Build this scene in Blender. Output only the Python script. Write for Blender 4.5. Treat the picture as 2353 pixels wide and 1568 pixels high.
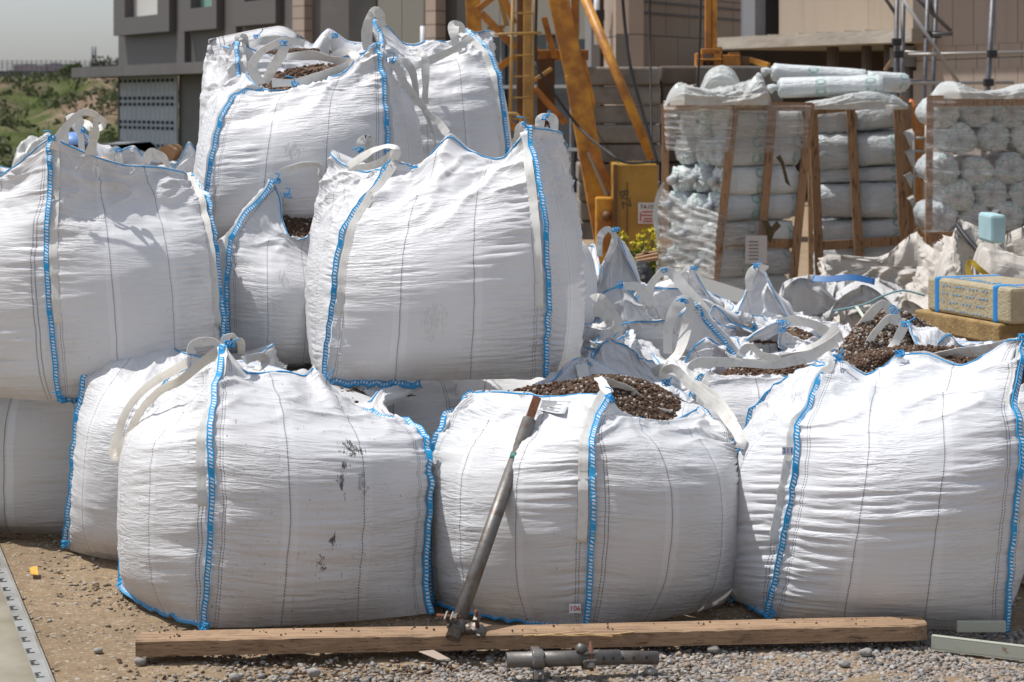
import bpy, math, random
import numpy as np
from mathutils import Vector, Matrix
PI=math.pi
for o in list(bpy.data.objects): bpy.data.objects.remove(o)
scn=bpy.context.scene
COL=scn.collection
# ------------------------------------------------------------------ camera
HC=1.9; H0=240.0; F=4500.0; CX=1176.5      # eye height (m), horizon row, focal length and centre column in 2353 px photo units
cam=bpy.data.cameras.new('camera'); camo=bpy.data.objects.new('camera',cam); COL.objects.link(camo)
cam.sensor_width=36; cam.lens=36*F/2353
camo.location=(0,0,HC); camo.rotation_euler=(PI/2,0,0)
cam.shift_y=-(784-H0)/2353
cam.clip_end=3000
cam.dof.use_dof=True; cam.dof.focus_distance=7.7; cam.dof.aperture_fstop=6.3
scn.camera=camo
# ------------------------------------------------------------------ light
SUN_EL=math.radians(64); SUN_V=Vector((-1.0,0.20,0)).normalized()
wd=bpy.data.worlds.new('World'); scn.world=wd; wd.use_nodes=True
nt=wd.node_tree; bg=nt.nodes['Background']; sky=nt.nodes.new('ShaderNodeTexSky')
sky.sky_type='NISHITA'; sky.sun_disc=False; sky.sun_elevation=SUN_EL
sky.sun_rotation=math.atan2(SUN_V.x,SUN_V.y)
sky.air_density=1.1; sky.dust_density=1.6; sky.ozone_density=2.0
bg.inputs['Strength'].default_value=0.13
hs=nt.nodes.new('ShaderNodeHueSaturation'); hs.inputs['Saturation'].default_value=.42; hs.inputs['Hue'].default_value=.5; nt.links.new(sky.outputs[0],hs.inputs['Color'])
tn=nt.nodes.new('ShaderNodeMix'); tn.data_type='RGBA'; tn.blend_type='MULTIPLY'; tn.inputs[0].default_value=1; tn.inputs[7].default_value=(.965,.99,1.05,1); nt.links.new(hs.outputs[0],tn.inputs[6]); nt.links.new(tn.outputs[2],bg.inputs[0])
sl=bpy.data.lights.new('sun','SUN'); sl.energy=4.3; sl.angle=math.radians(.5); sl.color=(1,.975,.94)
so=bpy.data.objects.new('sun',sl); COL.objects.link(so)
d=Vector((SUN_V.x*math.cos(SUN_EL),SUN_V.y*math.cos(SUN_EL),math.sin(SUN_EL)))
so.rotation_euler=d.to_track_quat('Z','Y').to_euler(); so.location=(-20,5,30)
scn.view_settings.view_transform='Standard'; scn.view_settings.look='None'
scn.view_settings.exposure=0.0; scn.view_settings.gamma=1
scn.render.engine='CYCLES'
scn.cycles.max_bounces=8; scn.cycles.transparent_max_bounces=16
# ------------------------------------------------------------------ helpers
def W(px,py,Z): return np.array([(px-CX)/F*Z, Z, HC-(py-H0)/F*Z])
def X(px,Z): return (px-CX)/F*Z
def zat(py,Z): return HC-(py-H0)/F*Z
def tag(o,label=None,cat=None,group=None,kind=None):
    if label: o['label']=label
    if cat: o['category']=cat
    if group: o['group']=group
    if kind: o['kind']=kind
    return o
def empty(name,loc,label,cat,group=None,kind=None):
    o=bpy.data.objects.new(name,None); COL.objects.link(o); o.location=loc; o.empty_display_size=.1
    return tag(o,label,cat,group,kind)
def link(name,me,mat,parent=None,smooth=True):
    o=bpy.data.objects.new(name,me); COL.objects.link(o)
    if mat: me.materials.append(mat)
    if smooth: me.polygons.foreach_set('use_smooth',np.ones(len(me.polygons),bool))
    if parent is not None:
        o.parent=parent; o.matrix_parent_inverse=Matrix.Translation(-Vector(parent.location))
    return o
def arrmesh(name,V,Fc,mat,parent=None,uv=None,smooth=True):
    V=np.asarray(V,float); Fc=np.asarray(Fc,int); k=Fc.shape[1]
    me=bpy.data.meshes.new(name); me.vertices.add(len(V)); me.vertices.foreach_set('co',V.ravel())
    me.loops.add(Fc.size); me.loops.foreach_set('vertex_index',Fc.ravel())
    me.polygons.add(len(Fc)); me.polygons.foreach_set('loop_start',np.arange(0,Fc.size,k)); me.polygons.foreach_set('loop_total',np.full(len(Fc),k))
    if uv is not None:
        l=me.uv_layers.new(name='UVMap'); l.data.foreach_set('uv',np.asarray(uv,float)[Fc.ravel()].ravel())
    me.update(calc_edges=True); me.validate()
    return link(name,me,mat,parent,smooth)
class MB:
    """collects boxes, bars, tubes and ribbons; build() links ONE mesh"""
    def __init__(s): s.v=[];s.f=[];s.uv=[]
    def add(s,V,Fs,UV=None):
        b=len(s.v); s.v+= [tuple(map(float,p)) for p in V]; s.f+=[tuple(b+i for i in f) for f in Fs]
        s.uv+= [tuple(map(float,p)) for p in UV] if UV is not None else [(float(p[0]),float(p[2])) for p in V]
        return s
    def hexa(s,P):   # 8 pts: bottom 4 ccw, top 4
        return s.add(P,[(3,2,1,0),(4,5,6,7),(0,1,5,4),(1,2,6,5),(2,3,7,6),(3,0,4,7)])
    def box(s,x0,x1,y0,y1,z0,z1):
        return s.hexa([(x0,y0,z0),(x1,y0,z0),(x1,y1,z0),(x0,y1,z0),(x0,y0,z1),(x1,y0,z1),(x1,y1,z1),(x0,y1,z1)])
    def wall(s,a,b,z0,z1,th=.1,zb0=None,zb1=None):  # a,b: XY points, thickness goes back (to the left of a->b)
        a=np.array(a,float);b=np.array(b,float);d=b-a;d/=np.linalg.norm(d);n=np.array([-d[1],d[0]])*th
        q=[a,b,b+n,a+n]; zl=[z0,z0 if zb0 is None else zb0]; zh=[z1,z1 if zb1 is None else zb1]
        return s.hexa([(q[0][0],q[0][1],zl[0]),(q[1][0],q[1][1],zl[1]),(q[2][0],q[2][1],zl[1]),(q[3][0],q[3][1],zl[0]),
                       (q[0][0],q[0][1],zh[0]),(q[1][0],q[1][1],zh[1]),(q[2][0],q[2][1],zh[1]),(q[3][0],q[3][1],zh[0])])
    def bar(s,a,b,w,h,up=(0,0,1)):
        a=Vector(a);b=Vector(b);t=(b-a).normalized();u=Vector(up)
        if abs(t.dot(u))>.98:u=Vector((0,1,0))
        sd=t.cross(u).normalized();u=sd.cross(t).normalized()
        P=[]
        for c in (a,b):
            P.append([c-sd*w/2-u*h/2,c+sd*w/2-u*h/2,c+sd*w/2+u*h/2,c-sd*w/2+u*h/2])
        V=P[0]+P[1]; L=(b-a).length
        return s.add(V,[(0,1,2,3),(7,6,5,4),(0,4,5,1),(1,5,6,2),(2,6,7,3),(3,7,4,0)],[(0,0),(w,0),(w,0),(0,0),(0,L),(w,L),(w,L),(0,L)])
    def tube(s,path,r,n=10,cap=True):
        P=[Vector(p) for p in path]; m=len(P); R=r if hasattr(r,'__len__') else [r]*m
        V=[];U=[];acc=0; prev=None
        for i,p in enumerate(P):
            t=(P[min(i+1,m-1)]-P[max(i-1,0)]).normalized()
            if prev is None:
                prev=t.cross(Vector((0,0,1)) if abs(t.z)<.9 else Vector((0,1,0))).normalized()
            sd=(prev-t*prev.dot(t)).normalized(); prev=sd; u=t.cross(sd)
            if i: acc+=(P[i]-P[i-1]).length
            for k in range(n):
                a=2*PI*k/n; V.append(p+(sd*math.cos(a)+u*math.sin(a))*R[i]); U.append((k/n,acc))
        Fs=[(i*n+k,i*n+(k+1)%n,(i+1)*n+(k+1)%n,(i+1)*n+k) for i in range(m-1) for k in range(n)]
        if cap: Fs+=[tuple(range(n))[::-1],tuple((m-1)*n+k for k in range(n))]
        return s.add(V,Fs,U)
    def ring(s,a,b,ro,ri,n=16):  # hollow pipe
        a=Vector(a);b=Vector(b);t=(b-a).normalized();sd=t.cross(Vector((0,0,1)) if abs(t.z)<.9 else Vector((0,1,0))).normalized();u=t.cross(sd)
        V=[];U=[]
        for c,r in ((a,ri),(a,ro),(b,ro),(b,ri)):
            for k in range(n):
                g=2*PI*k/n; V.append(c+(sd*math.cos(g)+u*math.sin(g))*r); U.append((k/n,(c-a).length))
        Fs=[]
        for j in range(4):
            for k in range(n):
                Fs.append((j*n+k,j*n+(k+1)%n,((j+1)%4)*n+(k+1)%n,((j+1)%4)*n+k))
        return s.add(V,Fs,U)
    def ribbon(s,path,w,th=.003,ref=(0,-1,.15),twist=None,nw=3,cup=0.0):
        P=np.asarray(path,float); m=len(P); w=w if hasattr(w,'__len__') else [w]*m
        tw=twist if twist is not None else [0]*m
        V=[];U=[];acc=0; ref=Vector(ref).normalized(); prev=None
        for i in range(m):
            t=Vector(P[min(i+1,m-1)]-P[max(i-1,0)]).normalized()
            sd=t.cross(ref)
            if sd.length<.15: sd=prev if prev is not None else t.cross(Vector((1,0,0)))
            sd=(sd-t*sd.dot(t)).normalized()
            if prev is not None and sd.dot(prev)<0: sd=-sd
            if prev is not None: sd=(sd*.5+prev*.5); sd=(sd-t*sd.dot(t)).normalized()
            prev=sd; nn=t.cross(sd)
            a=math.radians(tw[i]); s2=sd*math.cos(a)+nn*math.sin(a); n2=nn*math.cos(a)-sd*math.sin(a)
            if i: acc+=np.linalg.norm(P[i]-P[i-1])
            for side in (1,-1):
                for k in range(nw):
                    q=(k/(nw-1)-.5)*side
                    V.append(Vector(P[i])+s2*w[i]*q+n2*(side*th/2+cup*(4*q*q-1)*w[i])); U.append(((q+.5)*w[i],acc))
            for e in (1,-1):
                for side in (1,-1):
                    V.append(Vector(P[i])+s2*w[i]*e*.5+n2*(side*th/2)); U.append(((e*.5+.5)*w[i],acc))
        n=2*nw+4; Fs=[]
        for i in range(m-1):
            for k in list(range(nw-1))+list(range(nw,2*nw-1)): Fs.append((i*n+k,i*n+k+1,(i+1)*n+k+1,(i+1)*n+k))
            Fs.append((i*n+2*nw,i*n+2*nw+1,(i+1)*n+2*nw+1,(i+1)*n+2*nw)); Fs.append((i*n+2*nw+3,i*n+2*nw+2,(i+1)*n+2*nw+2,(i+1)*n+2*nw+3))
        Fs+=[tuple(range(2*nw))[::-1],tuple((m-1)*n+k for k in range(2*nw))]
        return s.add(V,Fs,U)
    def build(s,name,mat,parent=None,smooth=False,bevel=0):
        me=bpy.data.meshes.new(name); me.from_pydata(s.v,[],s.f)
        l=me.uv_layers.new(name='UVMap'); idx=np.empty(len(me.loops),int); me.loops.foreach_get('vertex_index',idx)
        l.data.foreach_set('uv',np.array(s.uv)[idx].ravel()); me.update()
        o=link(name,me,mat,parent,smooth)
        if bevel:
            m=o.modifiers.new('bevel','BEVEL'); m.width=bevel; m.segments=2; m.limit_method='ANGLE'
        return o
def crom(P,n):
    """Catmull-Rom through P (m,3) -> (n,3)"""
    P=np.asarray(P,float); m=len(P); t=np.linspace(0,m-1,n); i=np.minimum(t.astype(int),m-2); f=(t-i)[:,None]
    p0=P[np.maximum(i-1,0)];p1=P[i];p2=P[i+1];p3=P[np.minimum(i+2,m-1)]
    return .5*((2*p1)+(-p0+p2)*f+(2*p0-5*p1+4*p2-p3)*f*f+(-p0+3*p1-3*p2+p3)*f**3)
# ------------------------------------------------------------------ materials
def new_mat(name):
    m=bpy.data.materials.new(name); m.use_nodes=True; nt=m.node_tree; return m,nt,nt.nodes['Principled BSDF']
class N:
    def __init__(s,nt): s.nt=nt
    def __call__(s,typ,**kw):
        n=s.nt.nodes.new('ShaderNode'+typ)
        ins=kw.pop('ins',{})
        for k,v in kw.items(): setattr(n,k,v)
        for k,v in ins.items():
            if hasattr(v,'is_linked') or isinstance(v,bpy.types.NodeSocket): s.nt.links.new(v,n.inputs[k])
            else: n.inputs[k].default_value=v
        return n
    def L(s,a,b): s.nt.links.new(a,b)
    def math(s,op,a,b=None,c=None,clamp=False):
        n=s.nt.nodes.new('ShaderNodeMath'); n.operation=op; n.use_clamp=clamp
        for i,v in enumerate((a,b,c)):
            if v is None: continue
            if isinstance(v,bpy.types.NodeSocket): s.nt.links.new(v,n.inputs[i])
            else: n.inputs[i].default_value=v
        return n.outputs[0]
    def ramp(s,f,stops):
        n=s.nt.nodes.new('ShaderNodeValToRGB'); e=n.color_ramp.elements
        while len(e)<len(stops): e.new(.5)
        for i,(p,c) in enumerate(stops): e[i].position=p; e[i].color=c if len(c)==4 else (*c,1)
        s.nt.links.new(f,n.inputs[0]); return n.outputs[0]
    def mix(s,f,a,b,blend='MIX'):
        n=s.nt.nodes.new('ShaderNodeMix'); n.data_type='RGBA'; n.blend_type=blend
        for i,v in ((0,f),(6,a),(7,b)):
            if isinstance(v,bpy.types.NodeSocket): s.nt.links.new(v,n.inputs[i])
            else: n.inputs[i].default_value=v if i==0 or len(v)==4 else (*v,1)
        return n.outputs[2]
    def noise(s,vec,scale,detail=3,rough=.5,dist=0):
        n=s.nt.nodes.new('ShaderNodeTexNoise'); n.inputs['Scale'].default_value=scale; n.inputs['Detail'].default_value=detail
        n.inputs['Roughness'].default_value=rough; n.inputs['Distortion'].default_value=dist
        if vec is not None: s.nt.links.new(vec,n.inputs['Vector'])
        return n.outputs[0]
    def mapv(s,vec,scale=(1,1,1),loc=(0,0,0),rot=(0,0,0)):
        n=s.nt.nodes.new('ShaderNodeMapping'); n.inputs['Scale'].default_value=scale; n.inputs['Location'].default_value=loc; n.inputs['Rotation'].default_value=rot
        s.nt.links.new(vec,n.inputs['Vector']); return n.outputs[0]
    def bump(s,h,strength=.3,dist=.01,normal=None):
        n=s.nt.nodes.new('ShaderNodeBump'); n.inputs['Strength'].default_value=strength; n.inputs['Distance'].default_value=dist
        s.nt.links.new(h,n.inputs['Height'])
        if normal is not None: s.nt.links.new(normal,n.inputs['Normal'])
        return n.outputs[0]
FABW=.90
def fabric_mat(name,base=(.775,.775,.785),dirt=.42,seed=0,lines=True,stains=(),warm=0.0,bumpk=1.0,transl=.16,rough=.42):
    """woven polypropylene. UV: x=face index*FABW + metres across the face, y=metres up"""
    m,nt,b=new_mat(name); n=N(nt)
    uv=n('UVMap').outputs[0]; sx=n('SeparateXYZ',ins={0:uv}); x=sx.outputs[0]; y=sx.outputs[1]
    obj=n('TexCoord').outputs['Object']
    offs=n.mapv(uv,loc=(seed*3.7,seed*1.3,0))
    base4=(*base,1)
    # patchy translucent tone
    c=n.mix(n.math('MULTIPLY',n.noise(offs,4,3),.35),base4,(base[0]*.90,base[1]*.885,base[2]*.86,1))
    # fine weave streaks
    st=n.noise(n.mapv(offs,(30,900,1)),1,2); st2=n.noise(n.mapv(offs,(900,25,1)),1,2)
    c=n.mix(n.math('MULTIPLY',n.math('SUBTRACT',st,.5),.22,clamp=True),c,(.62,.62,.64,1))
    c=n.mix(n.math('MULTIPLY',n.math('SUBTRACT',st2,.5),.16,clamp=True),c,(.66,.66,.68,1))
    if lines:
        wob=n.math('MULTIPLY',n.math('SUBTRACT',n.noise(offs,9,2),.5),.012)
        fx=n.math('ADD',n.math('MODULO',n.math('ADD',x,40*FABW),FABW),wob)
        mask=None
        for p,wd_ in ((.33*FABW,.0022),(.67*FABW,.0022),(.035,.0017),(.047,.0017),(FABW-.035,.0017),(FABW-.047,.0017)):
            dd=n.math('ABSOLUTE',n.math('SUBTRACT',fx,p)); k=n.math('LESS_THAN',dd,wd_)
            mask=k if mask is None else n.math('MAXIMUM',mask,k)
        dash=n.math('GREATER_THAN',n.math('FRACT',n.math('MULTIPLY',y,1/.0105)),.38)
        c=n.mix(n.math('MULTIPLY',n.math('MULTIPLY',mask,dash),.9),c,(.03,.028,.04,1))
        band=None
        for p in (.33*FABW+.022,.67*FABW+.022,.33*FABW-.018):
            k=n.math('LESS_THAN',n.math('ABSOLUTE',n.math('SUBTRACT',fx,p)),.013); band=k if band is None else n.math('MAXIMUM',band,k)
        c=n.mix(n.math('MULTIPLY',band,.45),c,(.86,.86,.88,1))
    # speckled dirt, smeared upright
    patch=n.ramp(n.noise(offs,2.2,2),[(.48,(0,0,0)),(.72,(1,1,1))])
    sp=n.ramp(n.noise(n.mapv(offs,(90,45,1)),1,4,.75),[(.60,(0,0,0)),(.70,(1,1,1))])
    c=n.mix(n.math('MULTIPLY',n.math('MULTIPLY',patch,sp),dirt),c,(.16,.11,.075,1))
    film=n.ramp(n.noise(offs,3.1,5,.65),[(.5,(0,0,0)),(.8,(1,1,1))])
    c=n.mix(n.math('MULTIPLY',film,dirt*.35),c,(.50,.43,.34,1))
    # dust picked up off the ground near the base
    lo=n.math('SUBTRACT',1,n.math('MULTIPLY',y,6.5),clamp=True)
    c=n.mix(n.math('MULTIPLY',n.math('MULTIPLY',lo,n.noise(offs,14,4,.7)),.95),c,(.40,.31,.22,1))
    for (ux,uy,rx,ry,amt) in stains:
        jx=n.math('MULTIPLY',n.math('SUBTRACT',n.noise(offs,11,3,.6),.5),.12); jy=n.math('MULTIPLY',n.math('SUBTRACT',n.noise(n.mapv(offs,(1,1,1),(5,9,0)),9,3,.6),.5),.16)
        q=n.math('ADD',n.math('POWER',n.math('MULTIPLY',n.math('SUBTRACT',n.math('ADD',x,jx),ux),1/rx),2),n.math('POWER',n.math('MULTIPLY',n.math('SUBTRACT',n.math('ADD',y,jy),uy),1/ry),2))
        fall=n.math('SUBTRACT',1,q,clamp=True)
        sp3=n.noise(n.mapv(offs,(70,26,1)),1,6,.85)
        k=n.ramp(n.math('ADD',n.math('MULTIPLY',fall,.17),sp3),[(.628,(0,0,0)),(.645,(1,1,1))])
        c=n.mix(n.math('MULTIPLY',k,.9*min(1,amt+.05)),c,(.022,.015,.012,1))
    n.L(c,b.inputs['Base Color']); b.inputs['Roughness'].default_value=rough
    b.inputs['Specular IOR Level'].default_value=.45
    h=n.math('ADD',n.math('MULTIPLY',n.noise(n.mapv(offs,(9,75,1)),1,4,.6,.6),1.0),n.math('MULTIPLY',n.noise(n.mapv(offs,(26,34,1)),1,3,.5,.4),.35))
    h=n.math('MULTIPLY',h,n.math('ADD',.25,n.math('MULTIPLY',n.ramp(n.noise(offs,2.6,2),[(.40,(0,0,0)),(.62,(1,1,1))]),1.0)))
    h=n.math('ADD',h,n.math('MULTIPLY',n.noise(n.mapv(offs,(420,420,1)),1,1),.05))
    n.L(n.bump(h,.75*bumpk,.012),b.inputs['Normal'])
    tr=n('BsdfTranslucent'); n.L(n.mix(.4,c,(.80,.74,.66,1)),tr.inputs['Color'])
    mx=n('MixShader'); mx.inputs[0].default_value=transl
    n.L(b.outputs[0],mx.inputs[1]); n.L(tr.outputs[0],mx.inputs[2]); n.L(mx.outputs[0],nt.nodes['Material Output'].inputs[0])
    return m
def simple(name,col,rough=.6,metal=0,nscale=0,ncol=None,bscale=0,bstr=.2,bdist=.01,coord='Object',stretch=(1,1,1),spec=.5,lo=.4,hi=.65,detail=5):
    m,nt,b=new_mat(name); n=N(nt)
    b.inputs['Roughness'].default_value=rough; b.inputs['Metallic'].default_value=metal; b.inputs['Specular IOR Level'].default_value=spec
    v=n('TexCoord').outputs[coord]; v=n.mapv(v,stretch)
    if nscale: n.L(n.mix(n.ramp(n.noise(v,nscale,detail,.6),[(lo,(0,0,0)),(hi,(1,1,1))]),(*col,1),(*ncol,1)),b.inputs['Base Color'])
    else: b.inputs['Base Color'].default_value=(*col,1)
    if bscale: n.L(n.bump(n.noise(v,bscale,4,.6),bstr,bdist),b.inputs['Normal'])
    return m
def stitch_mat(name,dirt=0.0):
    m,nt,b=new_mat(name); n=N(nt)
    uv=n('UVMap').outputs[0]; s=n('SeparateXYZ',ins={0:uv}); x,y=s.outputs[0],s.outputs[1]
    ph=n.math('ADD',n.math('MULTIPLY',y,1/.0135),n.math('ADD',n.math('MULTIPLY',x,22),n.math('MULTIPLY',n.noise(uv,24,3,.6),1.7)))
    k=n.math('GREATER_THAN',n.math('FRACT',ph),n.math('ADD',.30,n.math('MULTIPLY',n.noise(n.mapv(uv,(1,30,1)),1,3),.5)))
    inner=n.math('MULTIPLY',n.math('LESS_THAN',x,.019),n.math('GREATER_THAN',x,.006))
    patch=n.ramp(n.noise(n.mapv(uv,(1,14,1)),1,2),[(.36,(0,0,0)),(.46,(1,1,1))])
    k=n.math('MULTIPLY',n.math('MULTIPLY',k,inner),patch)
    c=n.mix(n.noise(uv,300,2),(.005,.26,.58,1),(.010,.38,.74,1))
    c=n.mix(k,c,(.80,.82,.84,1))
    c=n.mix(n.math('MULTIPLY',n.ramp(n.noise(uv,17,4,.7),[(.5,(0,0,0)),(.72,(1,1,1))]),.45),c,(.06,.12,.17,1))
    if dirt: c=n.mix(n.math('MULTIPLY',n.noise(uv,30,3),dirt),c,(.10,.09,.08,1))
    n.L(c,b.inputs['Base Color']); b.inputs['Roughness'].default_value=.45
    n.L(n.bump(n.math('FRACT',ph),.6,.003),b.inputs['Normal'])
    return m
def web_mat(name,col=(.82,.81,.78)):
    m,nt,b=new_mat(name); n=N(nt)
    uv=n('UVMap').outputs[0]; s=n('SeparateXYZ',ins={0:uv}); x,y=s.outputs[0],s.outputs[1]
    zz=n.math('ABSOLUTE',n.math('SUBTRACT',n.math('FRACT',n.math('MULTIPLY',x,1/.016)),.5))
    t=n.math('FRACT',n.math('ADD',n.math('MULTIPLY',y,1/.008),n.math('MULTIPLY',zz,1.0)))
    c=n.mix(n.math('MULTIPLY',t,.22),(*col,1),(col[0]*.72,col[1]*.69,col[2]*.64,1))
    c=n.mix(n.ramp(n.noise(uv,14,5,.75),[(.52,(0,0,0)),(.78,(1,1,1))]),c,(.52,.46,.37,1))
    n.L(c,b.inputs['Base Color']); b.inputs['Roughness'].default_value=.6
    n.L(n.bump(t,.25,.003),b.inputs['Normal'])
    tr=n('BsdfTranslucent'); n.L(c,tr.inputs['Color']); mx=n('MixShader'); mx.inputs[0].default_value=.12
    n.L(b.outputs[0],mx.inputs[1]); n.L(tr.outputs[0],mx.inputs[2]); n.L(mx.outputs[0],nt.nodes['Material Output'].inputs[0])
    return m
def island_mat(name,stops,rough=.85,bs=120,bd=.004):
    m,nt,b=new_mat(name); n=N(nt)
    g=n('NewGeometry'); c=n.ramp(g.outputs['Random Per Island'],stops)
    o=n('TexCoord').outputs['Object']
    c=n.mix(n.math('MULTIPLY',n.noise(o,90,4,.7),.5),c,(.12,.09,.07,1))
    n.L(c,b.inputs['Base Color']); b.inputs['Roughness'].default_value=rough; b.inputs['Specular IOR Level'].default_value=.25
    n.L(n.bump(n.noise(o,bs,3,.6),.5,bd),b.inputs['Normal'])
    return m
M={}
M['stitch']=stitch_mat('blue overlock stitching'); M['stitch_d']=stitch_mat('dusty blue stitching',.5)
M['web']=web_mat('white webbing',(.79,.775,.73)); M['web_old']=web_mat('aged webbing',(.70,.66,.58))
M['thread']=simple('blue thread',(.008,.31,.66),.5)
M['pellet']=island_mat('clay pellets',[(0,(.05,.026,.015)),(.35,(.09,.046,.026)),(.7,(.14,.078,.045)),(.9,(.07,.04,.025)),(.93,(.42,.38,.32)),(1,(.5,.46,.4))])
M['pellet_grey']=island_mat('mixed clay pellets',[(0,(.05,.032,.024)),(.4,(.10,.06,.04)),(.6,(.16,.09,.055)),(.72,(.38,.33,.27)),(1,(.52,.48,.42))])
M['pellet_bed']=simple('clay dust',(.055,.032,.02),.9)
def wood_mat(name,a,b_,scale=(1,22,22),dirt=.3):
    m,nt,b=new_mat(name); n=N(nt); o=n('TexCoord').outputs['Object']
    g=n.noise(n.mapv(o,scale),3,6,.65,.4)
    c=n.mix(n.ramp(g,[(.32,(0,0,0)),(.68,(1,1,1))]),(*a,1),(*b_,1))
    c=n.mix(n.math('MULTIPLY',n.ramp(n.noise(o,9,5,.7),[(.5,(0,0,0)),(.75,(1,1,1))]),dirt),c,(.10,.07,.045,1))
    ck=n.ramp(n.noise(n.mapv(o,(scale[0]*1.2,scale[1]*3,scale[2]*3)),2,3,.5),[(.36,(1,1,1)),(.40,(0,0,0))])
    c=n.mix(n.math('MULTIPLY',ck,.7),c,(.05,.03,.02,1))
    n.L(c,b.inputs['Base Color']); b.inputs['Roughness'].default_value=.8; b.inputs['Specular IOR Level'].default_value=.25
    n.L(n.bump(g,.5,.004),b.inputs['Normal']); return m
M['wood']=wood_mat('weathered timber',(.42,.26,.15),(.30,.175,.10))
M['crate_wood']=wood_mat('crate timber',(.40,.235,.13),(.26,.15,.085),(16,16,1.2))
M['steel']=simple('galvanised scaffold steel',(.19,.18,.165),.5,.6,22,(.13,.085,.06),60,.35,.003,stretch=(1,1,1),lo=.48,hi=.72)
M['rust']=simple('rusty steel',(.20,.075,.035),.8,.2,40,(.10,.045,.03),80,.5,.003)
M['greenpaint']=simple('green paint band',(.03,.16,.12),.6,0,60,(.12,.13,.12),lo=.5,hi=.6)
M['black']=simple('black rubber',(.02,.02,.022),.6)
# ------------------------------------------------------------------ bulk bag builder
def aniso(rng,R,C,dx,dy,kx,ky0,kys,tilt=0):
    f=np.fft.fft2(rng.standard_normal((R,C))); KY=np.fft.fftfreq(R,dy)[:,None]; KX=np.fft.fftfreq(C,dx)[None,:]
    kyy=KY+tilt*KX
    H=np.exp(-((np.abs(kyy)-ky0)/kys)**2)*np.exp(-(KX/kx)**2)
    g=np.real(np.fft.ifft2(f*H)); return g/(g.std()+1e-9)
LBUL=[.045,.132,.158,.13,.02]
def sq(cx,Z,w,yaw,d=None):
    d=d or w; c=np.array([X(cx,Z),Z]); a=math.radians(yaw); ux=np.array([math.cos(a),math.sin(a)]); uy=np.array([-math.sin(a),math.cos(a)])
    return [c-ux*w/2-uy*d/2,c+ux*w/2-uy*d/2,c+ux*w/2+uy*d/2,c-ux*w/2+uy*d/2]
BAGLOG={}
def bag(label,seams=None,base=None,z0=0,H=.72,rim=None,bul=1.0,facebul=(1,1,1,1),facew=(1,1,1,1),nu=40,nvb=110,nvc=46,seed=1,mat=None,wr=.0020,crump=.009,
        fill=None,dome=.07,pel=0,pelmat='pellet',fillz=None,seam_on=(0,1),strap_on=((0,-1),(1,1)),base_on=(),loops=(),knots=(),stitched=True,ch=.12,group='white bulk bags of clay pellets'):
    rng=np.random.default_rng(seed*97+5); seams=seams or {}
    L=[None]*4
    for i,s in seams.items(): L[i]=np.array([W(*p) for p in s])
    if base is None:
        base=[None]*4
        for i in range(4):
            if L[i] is not None: base[i]=L[i][0][:2]
        if base[2] is None and base[3] is None:
            e=base[1]-base[0]; e=np.array([-e[1],e[0]])/np.linalg.norm(e)*.82; base[2]=base[1]+e; base[3]=base[0]+e
        if base[2] is None: base[2]=base[1]+base[3]-base[0]
        if base[3] is None: base[3]=base[0]+base[2]-base[1]
    base=[np.array(b,float) for b in base]; cen=np.mean(base,axis=0)
    for i in range(4):
        if L[i] is None:
            o=base[i]-cen; ol=np.linalg.norm(o); o/=ol
            hs=[0,.12,.45,.8,1.0]; out=[0,.02,.03,.01,-.06]
            pts=[np.array([*(base[i]+o*out[k]*bul),z0+hs[k]*H]) for k in range(5)]
            pts.append(np.array([*(cen+o*ol*.72),z0+H+ch])); L[i]=np.array(pts)
    # rim
    rk={float(i):L[i][5] for i in range(4)}
    if rim:
        for k,p in rim.items(): rk[float(k)]=W(*p)
    for i in range(4):
        if not any(i<k<i+1 for k in rk):
            a=rk[float(i)];b=rk[float((i+1)%4)]; q=(a+b)/2; q[2]-=.05+.04*rng.random(); rk[i+.5]=q
    for i in range(4): L[i][5]=rk[float(i)]
    ks=sorted(rk); kp=np.array([rk[k] for k in ks]); 
    def rimat(u):
        kk=np.array([k-4 for k in ks[-2:]]+ks+[k+4 for k in ks[:2]]); pp=np.vstack([kp[-2:],kp,kp[:2]])
        j=np.clip(np.searchsorted(kk,u,side='right')-1,1,len(kk)-3)
        t=((u-kk[j])/(kk[j+1]-kk[j]))[:,None]
        m1=(pp[j+1]-pp[j-1])/(kk[j+1]-kk[j-1])[:,None]*(kk[j+1]-kk[j])[:,None]
        m2=(pp[j+2]-pp[j])/(kk[j+2]-kk[j])[:,None]*(kk[j+1]-kk[j])[:,None]
        m1*=.7;m2*=.7
        h00=2*t**3-3*t**2+1;h10=t**3-2*t**2+t;h01=-2*t**3+3*t**2;h11=t**3-t**2
        return h00*pp[j]+h10*m1+h01*pp[j+1]+h11*m2
    NU=4*nu; u=np.arange(NU)/nu; fi=u.astype(int); t=(u-fi)[:,None]
    nrm=[]
    for i in range(4):
        dd=base[(i+1)%4]-base[i]; dd/=np.linalg.norm(dd); nrm.append(np.array([dd[1],-dd[0],0]))
    nrm=np.array(nrm); LL=np.array(L)
    prof=(np.clip(4*t*(1-t),0,1))**.85
    fb=np.array(facebul)[fi][:,None]
    rings=[]
    for k in range(5):
        A=LL[fi,k];B=LL[(fi+1)%4,k]
        rings.append(A+(B-A)*t+nrm[fi]*LBUL[k]*bul*fb*prof)
    zz16=rng.standard_normal(17); zz16[16]=zz16[0]
    rings[4][:,2]+= .012*np.interp(u,np.arange(0,4.01,.25),zz16)
    rr=rimat(u); rings.append(rr)
    rings=np.array(rings)
    tv=np.concatenate([np.linspace(0,4,nvb,endpoint=False),np.linspace(4,5,nvc)])
    m=6; i0=np.minimum(tv.astype(int),m-2); f=(tv-i0)[:,None,None]
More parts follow.
